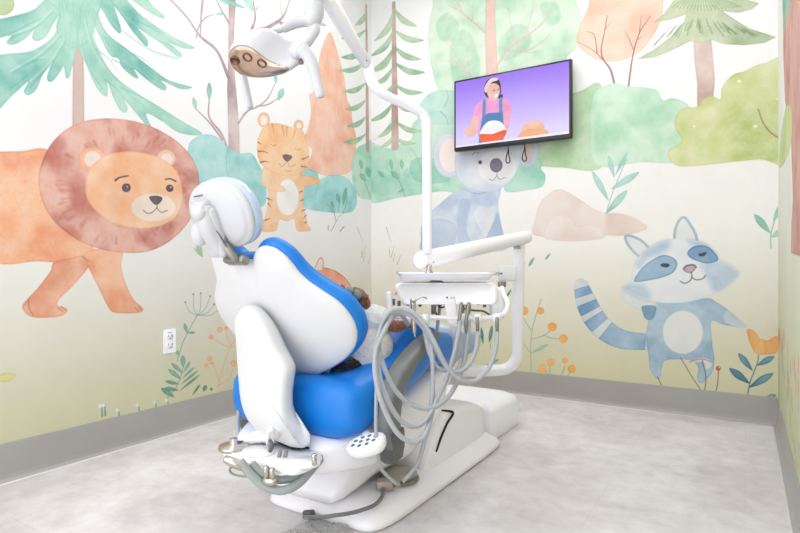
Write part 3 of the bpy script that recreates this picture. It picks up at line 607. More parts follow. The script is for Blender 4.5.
nt.links.new(rp.outputs[0], ml.inputs[6]); nt.links.new(bt.outputs[0], ml.inputs[7]); nt.links.new(ml.outputs[2], b.inputs['Base Color'])
b.inputs['Roughness'].default_value = .42
bu = nt.nodes.new('ShaderNodeBump'); bu.inputs['Strength'].default_value = .06; nt.links.new(n3.outputs[0], bu.inputs['Height']); nt.links.new(bu.outputs[0], b.inputs['Normal'])
wallbox('floor', XL-.1, XR+.1, YF, YB+.1, -.05, 0, fm)
# grey vinyl cove base with its toe and a pale caulk line on top
BH = .155
def cove(name, pts):
    prof = [(0, BH), (.004, BH), (.005, BH-.004), (.005, .03), (.008, .014), (.016, .005), (.022, .001), (.022, 0), (0, 0)]
    (ax, ay), (bx, by) = pts; d = Vector((bx-ax, by-ay, 0)).normalized(); nr = Vector((-d.y, d.x, 0))
    bm = bmesh.new(); rings = []
    for p in ((ax, ay), (bx, by)): rings.append([bm.verts.new(Vector((p[0], p[1], 0))+nr*u+Vector((0, 0, v))) for u, v in prof])
    ringfaces(bm, rings); o = link(name, bm, mat('grey_vinyl_base', rgb(164, 161, 158), .45, var=.04, vscale=3), smooth=False, kind='structure'); return o
cove('baseboard_left', ((XL, YB), (XL, YF))); cove('baseboard_back', ((XR, YB), (XL, YB))); cove('baseboard_right', ((XR, YF), (XR, YB)))
def seam(name, ax, ay, bx, by, m):
    bm = bmesh.new(); tube(bm, [(ax, ay, 0), (bx, by, 0)], .0035, smooth=False, seg=6, ends=False); link(name, bm, m, kind='structure')
sm = mat('pale_caulk', rgb(226, 224, 222), .5)
seam('trim_1', XL+.022, YF, XL+.022, YB-.02, sm); seam('trim_2', XL+.02, YB-.022, XR-.02, YB-.022, sm); seam('trim_3', XR-.022, YF, XR-.022, YB-.02, sm)
# ------------------------------------------------------------------ materials
WHITE = mat('white_gloss_plastic', rgb(246, 246, 250), .28, coat=.2)
SATIN_DIMMED = mat('dimmed_satin_white', rgb(198, 198, 203), .36)  # white plastic coloured darker to offset stronger light on headrest and lamp head
WARM = mat('warm_white_plastic', rgb(250, 249, 254), .32, coat=.15)
SHELL = mat('pearl_grey_shell', rgb(220, 220, 223), .42)
BLUE = mat('blue_vinyl', rgb(0, 122, 214), .4, bump=.05, bscale=500)
GREY = mat('grey_armrest_plastic', rgb(120, 121, 121), .42)
GREY2 = mat('dark_grey_plastic', rgb(92, 94, 94), .45)
HOSE = mat('pale_grey_hose', rgb(168, 172, 178), .4)
HOSE2 = mat('sage_grey_suction_hose', rgb(158, 166, 164), .5, bump=.2, bscale=120)
METAL = mat('brushed_steel', rgb(196, 190, 182), .25, metal=1.)
NICKEL = mat('grey_cast_metal', rgb(150, 148, 144), .4, metal=.8)
BLACK = mat('black_plastic', rgb(22, 22, 24), .35)
DARK = mat('dark_gap', rgb(14, 14, 20), .7)
ROT = lambda x=0, y=0, z=0: Matrix.Rotation(z, 3, 'Z') @ Matrix.Rotation(y, 3, 'Y') @ Matrix.Rotation(x, 3, 'X')
XC = -1.285
def ony(px, py, y):
    d = ray(px, py); k = y/d[1]; return Vector((d[0]*k, y, EYE+d[2]*k))

# ------------------------------------------------------------------ dental chair
chair = thing('dental_chair', 'bright blue vinyl reclining dental chair with white shell and grey armrests', 'dental chair', (XC, 1.9, 0))
# base plate
bm = bmesh.new()
loft(bm, [(0.0, XC+.04, 2.01, .25, .545, 9), (.012, XC+.04, 2.01, .262, .556, 9), (.03, XC+.04, 2.01, .256, .55, 9), (.05, XC+.025, 2.02, .236, .526, 8), (.06, XC+.01, 2.02, .222, .506, 7), (.062, XC, 2.02, .19, .47, 6)], n=64, axis='z')
base = link('base_plate', bm, WARM, chair)
# rising column cover at the far end of the plate
bm = bmesh.new()
loft(bm, [(1.90, XC, .055, .215, .015, 6), (1.935, XC, .085, .228, .05, 6), (1.96, XC, .11, .231, .085, 6), (2.0, XC, .13, .233, .115, 7), (2.06, XC, .138, .234, .127, 7), (2.16, XC, .135, .234, .124, 7), (2.30, XC, .125, .233, .115, 7), (2.42, XC, .115, .230, .105, 7), (2.48, XC, .105, .222, .095, 6), (2.505, XC, .095, .20, .075, 5)], n=64)
link('column_cover', bm, WARM, chair)
bm = bmesh.new()
tube(bm, [onx(424, 409, XC+.16), onx(440, 411, XC+.2), onx(453, 413, XC+.232), onx(447, 424, XC+.236), onx(441, 438, XC+.236), onx(436, 452, XC+.232)], .005, seg=8)
link('seam_gap', bm, DARK, chair)
# lift arm
bm = bmesh.new()
loft(bm, [(1.47, XC-.02, .075, .13, .02, 4), (1.52, XC-.02, .10, .148, .045, 4), (1.58, XC-.02, .13, .158, .07, 4), (1.68, XC-.02, .165, .17, .085, 4), (1.85, XC, .17, .165, .08, 4), (2.1, XC, .18, .16, .08, 4)], n=40)
link('lift_arm', bm, WARM, chair)
# seat frame
bm = bmesh.new()
loft(bm, [(1.285, XC-.01, .275, .11, .02, 4), (1.30, XC-.01, .268, .155, .04, 4), (1.33, XC, .262, .19, .055, 4), (1.40, XC, .264, .228, .062, 5), (1.50, XC, .268, .258, .078, 5), (1.60, XC, .282, .266, .094, 5), (1.75, XC, .302, .268, .11, 5), (1.93, XC, .33, .26, .112, 5), (2.02, XC, .355, .248, .10, 5), (2.10, XC, .39, .22, .07, 4), (2.3, XC, .425, .17, .03, 4), (2.42, XC, .435, .15, .015, 4)], n=56)
frame = link('seat_frame', bm, WARM, chair)
# seat cushion with piping
def seat_sec(y, top, bot, hw, e=5): return (y, XC, (top+bot)/2, hw, (top-bot)/2, e)
bm = bmesh.new()
loft(bm, [seat_sec(1.352, .470, .35, .20, 3), seat_sec(1.358, .490, .33, .24, 3.4), seat_sec(1.375, .506, .312, .268, 3.6), seat_sec(1.42, .518, .310, .285, 4), seat_sec(1.5, .538, .335, .292, 4), seat_sec(1.6, .582, .365, .292, 4), seat_sec(1.7, .635, .395, .288, 4), seat_sec(1.78, .658, .42, .283), seat_sec(1.85, .658, .45, .278), seat_sec(1.885, .645, .465, .268), seat_sec(1.893, .625, .485, .25)], n=64)
for v in bm.verts:      # contoured: hollow along the middle
    u = (v.co.x-XC)/.29
    if v.co.z > .5 and abs(u) < .8: v.co.z -= .042*(1-(u/.8)**2)*min(1, max(0, (v.co.y-1.38)/.1))
seat = link('seat_cushion', bm, BLUE, chair)
PIP = mat('blue_piping', rgb(0, 100, 196), .4)
for sx in (-1, 1):
    bm = bmesh.new(); tube(bm, [(XC+sx*.2915, 1.43, .44), (XC+sx*.294, 1.5, .455), (XC+sx*.292, 1.6, .495), (XC+sx*.289, 1.7, .54), (XC+sx*.285, 1.78, .565), (XC+sx*.28, 1.85, .575)], .0022, seg=6); link('seam', bm, PIP, seat)
# leg rest
bm = bmesh.new()
loft(bm, [seat_sec(1.885, .62, .50, .24, 4), seat_sec(1.895, .642, .475, .262), seat_sec(1.95, .628, .455, .258), seat_sec(2.05, .598, .445, .248), seat_sec(2.2, .566, .445, .232), seat_sec(2.35, .543, .45, .218), seat_sec(2.45, .53, .456, .205), seat_sec(2.485, .52, .462, .185), seat_sec(2.495, .505, .475, .15)], n=56)
leg = link('leg_rest', bm, BLUE, chair)
bm = bmesh.new()
loft(bm, [seat_sec(2.10, .600, .438, .246), seat_sec(2.13, .618, .432, .25), seat_sec(2.25, .604, .438, .238), seat_sec(2.38, .580, .446, .226), seat_sec(2.46, .556, .454, .212), seat_sec(2.50, .535, .462, .19), seat_sec(2.51, .51, .478, .152)], n=56)
link('toe_cover', bm, mat('clear_vinyl_cover', rgb(206, 226, 240), .18, alpha=.55, coat=.5), leg, label='clear plastic toe cover')
# back rest: local frame, u across, v up the slope, h towards the patient
BT = math.radians(33)
BO = Vector((XC, 1.448, .497)); BV = Vector((0, -math.sin(BT), math.cos(BT))); BN = Vector((0, math.cos(BT), math.sin(BT)))
def bmap(u, v, h):
    k = .3*u*u
    return BO+Vector((u, 0, 0))+BV*v+BN*(h+k-.10*(v-.25)**2*0)
half = [(0, -.025), (.06, -.010), (.11, .014), (.165, .043), (.235, .088), (.284, .142), (.303, .20), (.300, .25), (.28, .30), (.24, .345), (.204, .385), (.184, .42), (.174, .452), (.160, .482), (.135, .508), (.105, .518), (.075, .512), (.05, .492), (.036, .474), (0, .470)]
outl = half+[(-u, v) for u, v in half[-2:0:-1]]
outl = [(p.x, p.y) for p in cr([(u, v, 0) for u, v in outl], 3, True)]
bm = bmesh.new()
pillow(bm, outl, (0, .25), [(.5, .070), (.75, .076), (.88, .075), (.95, .068), (.985, .054), (1., .034), (.998, .016), (.985, .004), (.95, -.004), (.8, -.004)], lambda u, v, h: bmap(u, v, h*(1-.8*max(v, 0))))
back = link('backrest_cushion', bm, BLUE, chair)
bm = bmesh.new()
pillow(bm, outl, (0, .25), [(.93, .0), (.955, -.002), (.962, -.007), (.955, -.013), (.925, -.019), (.8, -.026), (.6, -.032), (.4, -.036), (.2, -.038)], bmap)
link('backrest_shell', bm, SHELL, back, label='pearl grey rear shell')
# back support, a broad curved plate rising from the frame
bm = bmesh.new()
def splate(px, py):
    y = 1.28
    for _ in range(8):
        z = ony(px, py, y).z; y = float(np.interp(z, [.25, .30, .36, .5, .6, .7, .76], [1.32, 1.29, 1.272, 1.275, 1.262, 1.228, 1.20]))
    return ony(px, py, y)
so_ = [(239, 318), (244, 307.5), (252, 306), (262, 313), (272, 328), (281, 347), (290, 364), (291.5, 373), (290, 384), (288.5, 398), (289, 412), (293, 426), (300, 439), (308, 446.5), (296, 447), (280, 442), (264, 433), (252, 419), (245, 400), (242, 370), (240, 340)]
so_ = [(p.x, p.y) for p in cr([(x, y, 0) for x, y in so_], 3, True)]
pillow(bm, so_, (266, 380), [(.5, -.030), (.85, -.028), (.95, -.022), (.99, -.012), (1, 0), (.99, .014), (.9, .03), (.5, .03)], lambda u, v, h: splate(u, v)+Vector((0, h, h*.2)))
link('back_support', bm, SHELL, chair)
bm = bmesh.new(); tube(bm, [ony(269, 437, 1.262), ony(281, 443.5, 1.262), ony(294, 448, 1.27), ony(309, 448.5, 1.285)], [.002, .005, .006, .004], seg=8); link('support_slot', bm, DARK, chair)
# headrest
HC = Vector((XC-.004, 1.105, 1.012)); HT = math.radians(21); 
hu = Vector((math.cos(.1), math.sin(.1)*1, 0)); hn = Vector((0, math.cos(HT), math.sin(HT))); hv = Vector((0, -math.sin(HT), math.cos(HT)))
def hmap(u, v, h): return HC+hu*u+hv*v+hn*(h-.6*u*u)
el = [(.118*math.copysign(abs(math.cos(t))**.9, math.cos(t)), .104*math.copysign(abs(math.sin(t))**.9, math.sin(t))) for t in [2*math.pi*i/48 for i in range(48)]]
bm = bmesh.new(); pillow(bm, el, (0, 0), [(.5, .046), (.8, .048), (.92, .043), (.98, .034), (1., .022), (.985, .010), (.95, .003), (.8, .0)], hmap)
head = link('headrest_pad', bm, mat('pale_blue_covered_pad', rgb(184, 202, 228), .2, coat=.5, var=.05, vscale=6), chair, label='pale blue headrest pad under clear cover')
bm = bmesh.new(); pillow(bm, el, (0, 0), [(.96, .006), (.975, .0), (.96, -.006), (.90, -.011), (.86, -.012), (.84, -.016), (.7, -.021), (.4, -.027), (.15, -.029)], hmap)
link('headrest_shell', bm, SATIN_DIMMED, head)
def hp(u, v, h): return HC+hu*(u+.008)+hv*v+hn*(h+.022)
bm = bmesh.new()   # articulated bracket behind the pad, down to the back rest
box(bm, hp(-.030, -.045, -.055), (.066, .035, .15), .014, ROT(HT, 0, 0))
tube(bm, [hp(-.068, .028, -.06), hp(-.02, .03, -.06)], [.021, .023], smooth=False, seg=20)
tube(bm, [hp(-.03, .03, -.06), hp(-.03, -.03, -.065), hp(-.022, -.105, -.05)], [.026, .03, .024], seg=20)
link('headrest_bracket', bm, SATIN_DIMMED, head)
bm = bmesh.new(); ball(bm, hp(-.035, .022, -.078), .026, (1, .8, 1)); link('tilt_knob', bm, SATIN_DIMMED, head)
bm = bmesh.new(); ball(bm, hp(-.078, -.045, -.06), .036, (.8, .7, 1.05)); link('release_knob', bm, SATIN_DIMMED, head)
bm = bmesh.new()
tube(bm, [hp(-.018, .002, -.075), hp(.0, -.04, -.068), hp(.008, -.10, -.055)], .0022, seg=6); link('bracket_seam', bm, mat('seam_grey', rgb(96, 96, 112), .6), head); bm = bmesh.new(); tube(bm, [hp(-.075, .062, -.045), hp(-.035, .066, -.05)], .0018, seg=6, smooth=False)
link('bracket_seam', bm, mat('seam_grey', rgb(96, 96, 112), .6), head)
lv = bmap(-.01, .49, -.03)
bm = bmesh.new(); box(bm, lv+Vector((.012, -.008, -.012)), (.085, .035, .026), .008, ROT(-.4, 0, 0)); lathe(bm, lv+Vector((-.004, -.055, .044)), [(.0, -.012), (.020, -.012), (.023, -.006), (.023, .006), (.019, .010), (0, .010)], axis=(.3, -1, .1)); tube(bm, [lv+Vector((-.004, -.05, .044)), lv+Vector((.034, -.026, -.016))], [.019, .012], smooth=False)
link('headrest_clamp', bm, NICKEL, chair)
bm = bmesh.new(); lathe(bm, lv+Vector((-.001, -.066, .045)), [(0, 0), (.009, 0), (.009, .004), (0, .004)], axis=(.3, -1, .1)); link('clamp_button', bm, mat('blue_button', rgb(30, 100, 190), .3), chair, label='small blue button')
# armrests: grey arches with dark feet
for sx in (1, -1):
    xo = XC+sx*.325
    ar = [(1.49, .29), (1.485, .36), (1.495, .435), (1.53, .495), (1.60, .545), (1.69, .588), (1.785, .615)]
    bm = bmesh.new(); cc = cr([(0, y, z) for y, z in ar], 6); N = len(cc); rings = []
    for i, p in enumerate(cc):
        t = (cc[min(i+1, N-1)]-cc[max(i-1, 0)]).normalized(); nr = Vector((0, -t.z, t.y)); f = i/(N-1)
        th = np.interp(f, [0, .12, .4, .7, .95, 1], [.038, .042, .034, .024, .018, .008]); w = np.interp(f, [0, .2, .6, 1], [.024, .026, .034, .026])
        rings.append([bm.verts.new(Vector((xo+a, p.y, p.z))+nr*b_) for a, b_ in [sup(k, 28, w, th, 4) for k in range(28)]])
    ringfaces(bm, rings)
    arm = link('armrest', bm, GREY, chair)
    bm = bmesh.new(); loft(bm, [(.232, xo-sx*.01, 1.51, .018, .028, 3), (.245, xo-sx*.008, 1.51, .028, .042, 3), (.29, xo-sx*.004, 1.505, .032, .048, 3.5), (.34, xo, 1.495, .030, .046, 4)], n=32, axis='z')
    link('armrest_pivot', bm, GREY2, arm)
# touch pad on its bracket
tp = onx(367, 446, -.955); tpM = ROT(.30, -.30, .35)
bm = bmesh.new()
rings = []
for z_, s_ in ((-.022, .55), (-.020, .8), (-.010, .95), (.006, 1.), (.014, .97), (.018, .86), (.019, .6)):
    rings.append([bm.verts.new(tp+tpM @ Vector((x_*s_, y_*s_*1.0, z_))) for x_, y_ in [sup(k, 36, .062, .040, 2.5) for k in range(36)]])
ringfaces(bm, rings)
tube(bm, [tp+tpM @ Vector((.02, .02, -.012)), tp+Vector((-.05, .07, .0)), Vector((XC+.24, 1.48, .33))], [.016, .018, .016])
pad = link('touch_pad', bm, WHITE, chair)
for i, (u, v) in enumerate([(-.036, -.012), (-.03, .008), (-.014, -.022), (-.012, -.002), (-.010, .018), (.010, -.022), (.010, -.002), (.012, .018), (.030, -.012), (.032, .008)]):
    bm = bmesh.new(); lathe(bm, tp+tpM @ Vector((u, v, .0178)), [(0, 0), (.0066, 0), (.0066, .0018), (.005, .0024), (0, .0024)], seg=14, axis=tpM @ Vector((0, 0, 1))); link('button', bm, mat('pad_button', rgb(94, 106, 134), .4), pad)
# chair cable at the rear
bm = bmesh.new(); tube(bm, [onx(239, 410, -1.52), onx(237.5, 425, -1.50), onx(240, 440, -1.47), onx(246, 452, -1.44)], .008, seg=10); link('rear_hose', bm, HOSE, chair)

# ------------------------------------------------------------------ utility box beyond the base
bm = bmesh.new()
UX0, UX1, UY0, UY1 = -1.52, -1.072, 2.52, 2.905
loft(bm, [(0, -1.28, 2.765, .228, .19, 9), (.012, -1.28, 2.765, .232, .194, 9), (.13, -1.28, 2.765, .232, .194, 9), (.155, -1.283, 2.762, .224, .188, 7), (.174, -1.287, 2.76, .196, .162, 5), (.182, -1.29, 2.755, .13, .12, 4)], n=60, axis='z')
ub = link('utility_box', bm, WARM); tag(ub, 'low cream white utility cover on floor beyond the chair base', 'utility box')

# ------------------------------------------------------------------ delivery unit
unit = thing('delivery_unit', 'white dental delivery unit with swing arm, tray head and grey hoses', 'dental delivery unit', (-.9, 2.54, .37))
PZ = 2.65
def post(px, py): return at(px, py, PZ)
pt = [at(452, 371, 2.62), at(475, 371.5, 2.63), at(500, 370.5, PZ), at(510, 367, PZ), at(516.5, 358, PZ), at(517.5, 345, PZ), at(518, 300, PZ), at(519.5, 243, PZ)]
bm = bmesh.new(); tube(bm, [pt[0]+Vector((-.22, -.12, 0))]+pt, .0265, n=8, seg=20); link('post', bm, WHITE, unit)
aL, aR = at(419, 261, 2.05), at(527, 237.5, 2.68)
bm = bmesh.new(); d = (aR-aL).normalized()
tube(bm, [aL, aL+d*.004, aL+d*.012, aR-d*.012, aR-d*.004, aR], [.024, .030, .0325, .0315, .029, .023], smooth=False, seg=28, ends=False)
arm = link('swing_arm', bm, WHITE, unit)
bm = bmesh.new(); q = at(517, 247, 2.62); lathe(bm, q, [(.016, -.012), (.018, -.006), (.012, 0), (.012, .022), (0, .022)]); link('arm_pivot', bm, METAL, arm)
q = at(429, 271, 2.05); bm = bmesh.new(); lathe(bm, q, [(0, -.02), (.014, -.02), (.016, -.008), (.01, 0), (.01, .02), (0, .02)]); link('head_pivot', bm, METAL, arm)
for px, py in ((433.5, 262.5), (522, 241), (525.5, 240.5)):
    bm = bmesh.new(); ball(bm, at(px, py, 2.02 if px < 500 else 2.62), .0028); link('arm_screw', bm, NICKEL, arm)
# post bracket
vx = Vector((CT, ST, 0)); vy = Vector((-ST, CT, 0)); VR = ROT(0, 0, YAW)     # axes of the tray head
bm = bmesh.new(); box(bm, at(507, 273.5, 2.60), (.075, .05, .072), .008, VR); br = link('post_bracket', bm, WHITE, unit)
for px in (497, 501.5):
    bm = bmesh.new(); ball(bm, at(px, 274, 2.56), .005); link('bracket_screw', bm, NICKEL, br)
bm = bmesh.new(); lathe(bm, at(502, 285, 2.58), [(0, -.012), (.018, -.012), (.02, .014), (0, .014)]); link('bracket_bearing', bm, NICKEL, br)
# tray head body
hc = at(443.5, 291.5, 2.10); zt, zb = .80, .727
bm = bmesh.new()
rings = []
for y_, sc, dz in ((-.13, .90, -.0), (-.14, .955, 0), (-.125, .99, 0), (-.06, 1, 0), (.06, 1, 0), (.12, .98, 0), (.135, .93, 0)):
    r = []
    prof = [(-.178, .031), (-.183, .022), (-.17, -.012), (-.158, -.034), (-.145, -.039), (.165, -.039), (.178, -.034), (.184, -.022), (.184, .02), (.178, .032), (.165, .038), (-.165, .038)]
    for a, b_ in prof: r.append(bm.verts.new(Vector((hc.x, hc.y, (zt+zb)/2))+vx*a*sc+vy*y_+Vector((0, 0, b_*(sc if abs(sc) < 1 else 1)))))
    rings.append(r)
ringfaces(bm, rings); bevel(bm, .006, 3, 25)
body = link('tray_head', bm, WHITE, unit)
bm = bmesh.new(); box(bm, at(395.8, 292, 1.99)+vx*.004, (.006, .03, .03), .003, ROT(0, .5, YAW)); link('side_label', bm, mat('coral_label', rgb(214, 150, 140), .5), body, label='small coral side label')
# logo: small square mark with a faint line of lettering
fz = at(447, 298.0, 1.957)
bm = bmesh.new(); box(bm, fz, (.0062, .002, .0062), 0, VR); link('logo_mark', bm, mat('logo_dark', rgb(92, 86, 92), .5), body)
for i in range(5):
    bm = bmesh.new(); box(bm, at(450.7+i*1.05, 298.2, 1.957), (.0024, .002, .0052), 0, VR); link('logo_letter', bm, mat('logo_grey', rgb(180, 186, 184), .5), body)
# instrument tray on top
tc_ = at(444, 277, 2.10); bm = bmesh.new(); rings = []
for (a, b_, z_) in ((.150, .095, -.012), (.160, .105, -.012), (.176, .125, .010), (.182, .131, .012), (.182, .131, .015), (.174, .123, .014), (.158, .104, -.007), (.0, .0, -.008)):
    rings.append([bm.verts.new(tc_+vx*(math.copysign(abs(math.cos(t))**.35, math.cos(t))*a)+vy*(math.copysign(abs(math.sin(t))**.35, math.sin(t))*b_)+Vector((0, 0, z_))) for t in [2*math.pi*(k+.5)/48 for k in range(48)]])
ringfaces(bm, rings); link('instrument_tray', bm, WARM, unit)
bm = bmesh.new(); tube(bm, [at(487, 275.5, 2.12), at(492, 274, 2.3), at(499, 274, 2.55)], .007, seg=10); link('tray_arm', bm, METAL, unit)
bm = bmesh.new(); tube(bm, [at(402, 275.5, 2.0), at(396.5, 272.5, 2.0)], .003, seg=8, smooth=False); link('tray_pin', bm, METAL, unit)
bm = bmesh.new(); tube(bm, [at(436, 283, 2.10), at(436, 290, 2.10)], .03, smooth=False); link('tray_neck', bm, WHITE, unit)
# handpiece holder bar hanging below the head
HZ = 1.97
bar = [at(392, 317, HZ), at(404, 317, HZ), at(436, 318, HZ), at(470, 319, HZ), at(496, 317, HZ+.02), at(505.5, 312, HZ+.02), at(507.5, 303, HZ+.02), at(503, 294, HZ+.05), at(502, 288, HZ+.08)]
bm = bmesh.new(); tube(bm, bar, .0085, seg=14); hb = link('holder_bar', bm, WHITE, unit)
bm = bmesh.new()
b2 = bmesh.new(); bmesh.ops.create_cube(b2, size=1)
for v in b2.verts:
    top = v.co.z > 0; v.co = Vector((v.co.x*(.042 if top else .034), v.co.y*.016, v.co.z*.088)) + Vector((-.006 if top else .006, 0, 0))
bevel(b2, .003, 2); b2.transform(Matrix.Translation(at(451, 311.5, HZ)) @ VR.to_4x4()); merge(bm, b2)
link('holder_bracket', bm, WHITE, unit)
bm = bmesh.new(); loft(bm, [(-.062, 0, 0, .016, .012, 3), (-.055, 0, 0, .024, .018, 3), (.0, 0, 0, .028, .02, 3), (.045, 0, 0, .018, .015, 3), (.06, 0, 0, .01, .01, 3)], n=24, axis='z')
bm.transform(Matrix.Translation(at(497, 304, 2.03)) @ VR.to_4x4()); link('holder_swivel', bm, WHITE, unit)
for k, px in enumerate((408, 425, 463, 477.5, 496.5)):
    bm = bmesh.new(); o_ = at(px, 319, HZ-.01)
    tube(bm, [o_+Vector((0, 0, .014)), o_, o_+Vector((0, 0, -.016))], [.012, .017, .013], seg=16, smooth=False); hd = link('instrument_holder', bm, WHITE, unit)
# syringe, handpiece ends
bm = bmesh.new(); tube(bm, [at(413, 302, 1.86), at(413.5, 318, 1.86), at(414.5, 334, 1.86)], [.010, .0095, .006], seg=14); tube(bm, [at(413, 303, 1.86), at(417, 300, 1.86), at(422, 297.5, 1.87), at(427, 299, 1.88)], .0022, seg=8); tube(bm, [at(414.5, 334, 1.86), at(415.2, 338, 1.86)], .003, seg=8, smooth=False)
ball(bm, at(413, 301, 1.85), .011, (1, .8, .7)); link('syringe', bm, METAL, unit)
bm = bmesh.new(); tube(bm, [at(389, 293, 2.0), at(390, 306, 2.0), at(391, 316, 2.0)], .011, seg=14); link('side_handle', bm, WHITE, unit)
for px, px2, z_ in ((461.5, 459, 1.93), (469, 466, 1.93), (477, 477.5, 1.90), (497, 497, 1.90)):
    bm = bmesh.new(); y0 = 303 if px < 475 else 318
    tube(bm, [at(px, y0, z_), at(px2, 322, z_), at(px2+.2, 334, z_)], [.0062, .0064, .0058], seg=12, smooth=False); link('handpiece_end', bm, NICKEL, unit)
for px in (434, 462, 468.5):
    bm = bmesh.new(); tube(bm, [at(px, 301, 2.04), at(px-.5, 314, 2.04)], [.011, .009], seg=12, smooth=False); link('handpiece', bm, NICKEL, unit)
for px, py in ((393.5, 303), (399, 305), (408, 303.5), (420, 304.5), (478.5, 303), (484.5, 305), (487.5, 302.5)):
    bm = bmesh.new(); o_ = at(px, py, 2.0); tube(bm, [o_+Vector((0, 0, .012)), o_+Vector((0, 0, -.008))], .006, seg=10, smooth=False); link('control_valve', bm, GREY2, unit)
bm = bmesh.new()
tube(bm, [at(436, 303, 2.08), at(441, 308, 2.08), at(449, 305.5, 2.08)], .0035, seg=8); tube(bm, [at(434, 305, 2.08), at(437, 315, 2.08), at(446, 318, 2.08)], .0035, seg=8)
tube(bm, [at(463, 309, 2.08), at(474, 311, 2.08), at(484, 312, 2.08), at(494, 319, 2.06)], .0035, seg=8); link('inner_tubing', bm, GREY2, unit)
def hose(name, pts, r, m=HOSE, par=None, Z=None, seg=14):
    bm = bmesh.new(); P = [at(*(p if len(p) == 3 else (p[0], p[1], Z))) for p in pts]
    tube(bm, P, r, n=8, seg=seg); return link(name, bm, m, par or unit)
HR = .0074
hose('hose', [(497, 333, 1.90), (495.5, 350, 1.86), (489, 368, 1.82), (476, 381, 1.79), (460, 380, 1.76), (446, 366, 1.74), (436, 346, 1.73), (425, 326, 1.73), (413, 313, 1.73), (399, 309, 1.73), (388, 314, 1.72), (380.5, 328, 1.71), (379, 348, 1.69), (385, 370, 1.67), (395, 390, 1.67), (408, 403, 1.68), (424, 409, 1.69), (438, 406, 1.71), (450, 395, 1.76), (460, 376, 1.84), (466, 352, 1.9), (469, 322, 1.95)], HR)
hose('hose', [(477.5, 333, 1.90), (476, 350, 1.86), (468, 366, 1.82), (455, 373, 1.79), (443, 362, 1.76), (434, 345, 1.75), (424, 329, 1.75), (412, 317, 1.75), (399, 313, 1.75), (388, 318, 1.74), (379, 334, 1.70), (376.5, 352, 1.66), (379, 374, 1.63), (386, 396, 1.62), (395, 414, 1.62), (406, 425, 1.63), (419, 426, 1.65), (429, 416, 1.68), (437, 400, 1.73), (447, 378, 1.8), (455, 350, 1.86), (460, 322, 1.93)], HR)
hose('hose', [(424, 326, 1.93), (426, 340, 1.88), (431, 358, 1.84), (440, 370, 1.83), (450, 368, 1.85), (458, 352, 1.88), (461, 334, 1.92)], .0072)
hose('hose', [(408, 325, 1.88), (401, 315, 1.80), (392, 318, 1.74), (383, 334, 1.68), (376, 350, 1.64), (375, 372, 1.61), (380, 398, 1.59), (388, 418, 1.59), (398, 434, 1.59), (410, 442, 1.60), (421, 440, 1.62), (428, 428, 1.66), (431, 410, 1.72), (433, 380, 1.78), (431, 350, 1.86), (426, 326, 1.95)], HR)
hose('hose', [(379.5, 352, 1.65), (377, 380, 1.63), (376, 410, 1.63), (376, 432, 1.64), (377, 450, 1.66), (382, 470, 1.71), (396, 484, 1.77)], .0055, m=HOSE)
hose('umbilical', [(440, 305, 2.12), (437, 330, 2.12), (434, 350, 2.0), (433, 380, 1.9), (433, 410, 1.84), (425, 440, 1.80), (417, 465, 1.81), (403, 482, 1.79)], .0065)

# ------------------------------------------------------------------ operatory light on its pole
lamp = thing('operatory_light', 'white dental examination light on a bent pole above the chair', 'dental light', tuple(at(427, 252, 2.05)))
LZ = 2.05
bm = bmesh.new(); tube(bm, [at(427, 253, LZ), at(427, 180, LZ), at(426.5, 128, LZ), at(425, 119, LZ), at(419, 112, LZ-.01), at(404, 104.5, LZ-.04), at(388, 97, LZ-.08), at(378, 90, LZ-.1), at(371.5, 81, LZ-.11), at(368.5, 68, LZ-.11)], [.0175]*4+[.0165]*3+[.018, .0195, .0185], n=8, seg=20)
link('pole', bm, WHITE, lamp)
J = at(366.5, 64, 1.93); K = at(320, -14, 1.62)
bm = bmesh.new(); tube(bm, [J+(J-K)*-.01, K], [.022, .030], smooth=False, flat=(1.0, .85), seg=24); link('flex_arm', bm, WHITE, lamp)
bm = bmesh.new(); box(bm, at(365, 60, 1.898), (.015, .012, .015), .003, VR); link('arm_joint', bm, BLACK, lamp)
K2 = at(318, -14, 1.60)
bm = bmesh.new(); tube(bm, [K+Vector((0, 0, .01)), K2, at(315, 4, 1.60), at(314.5, 9, 1.6)], [.026, .026, .024, .022], seg=20); link('drop_arm', bm, SATIN_DIMMED, lamp)
bm = bmesh.new(); tube(bm, [at(314.5, 7, 1.60), at(314, 17, 1.60), at(309, 25, 1.60)], [.028, .026, .022], seg=24); link('swivel_collar', bm, SATIN_DIMMED, lamp)
# yoke and head
hcn = at(277, 52, 1.60); fdir = (at(262, 60, 1.55)-at(295, 44, 1.65)).normalized()
bm = bmesh.new()
tube(bm, [at(311, 22, 1.61), at(314, 30, 1.60), at(309, 39, 1.58), at(303, 48, 1.56)], [.016, .021, .020, .017], seg=18, flat=(1, .8))
tube(bm, [at(309, 21, 1.62), at(297, 22, 1.66), at(284, 29, 1.70)], [.017, .019, .013], seg=14)
tube(bm, [at(284, 29, 1.70), at(262, 36, 1.68), at(250, 46, 1.66)], .010, seg=12)
yoke = link('yoke', bm, SATIN_DIMMED, lamp)
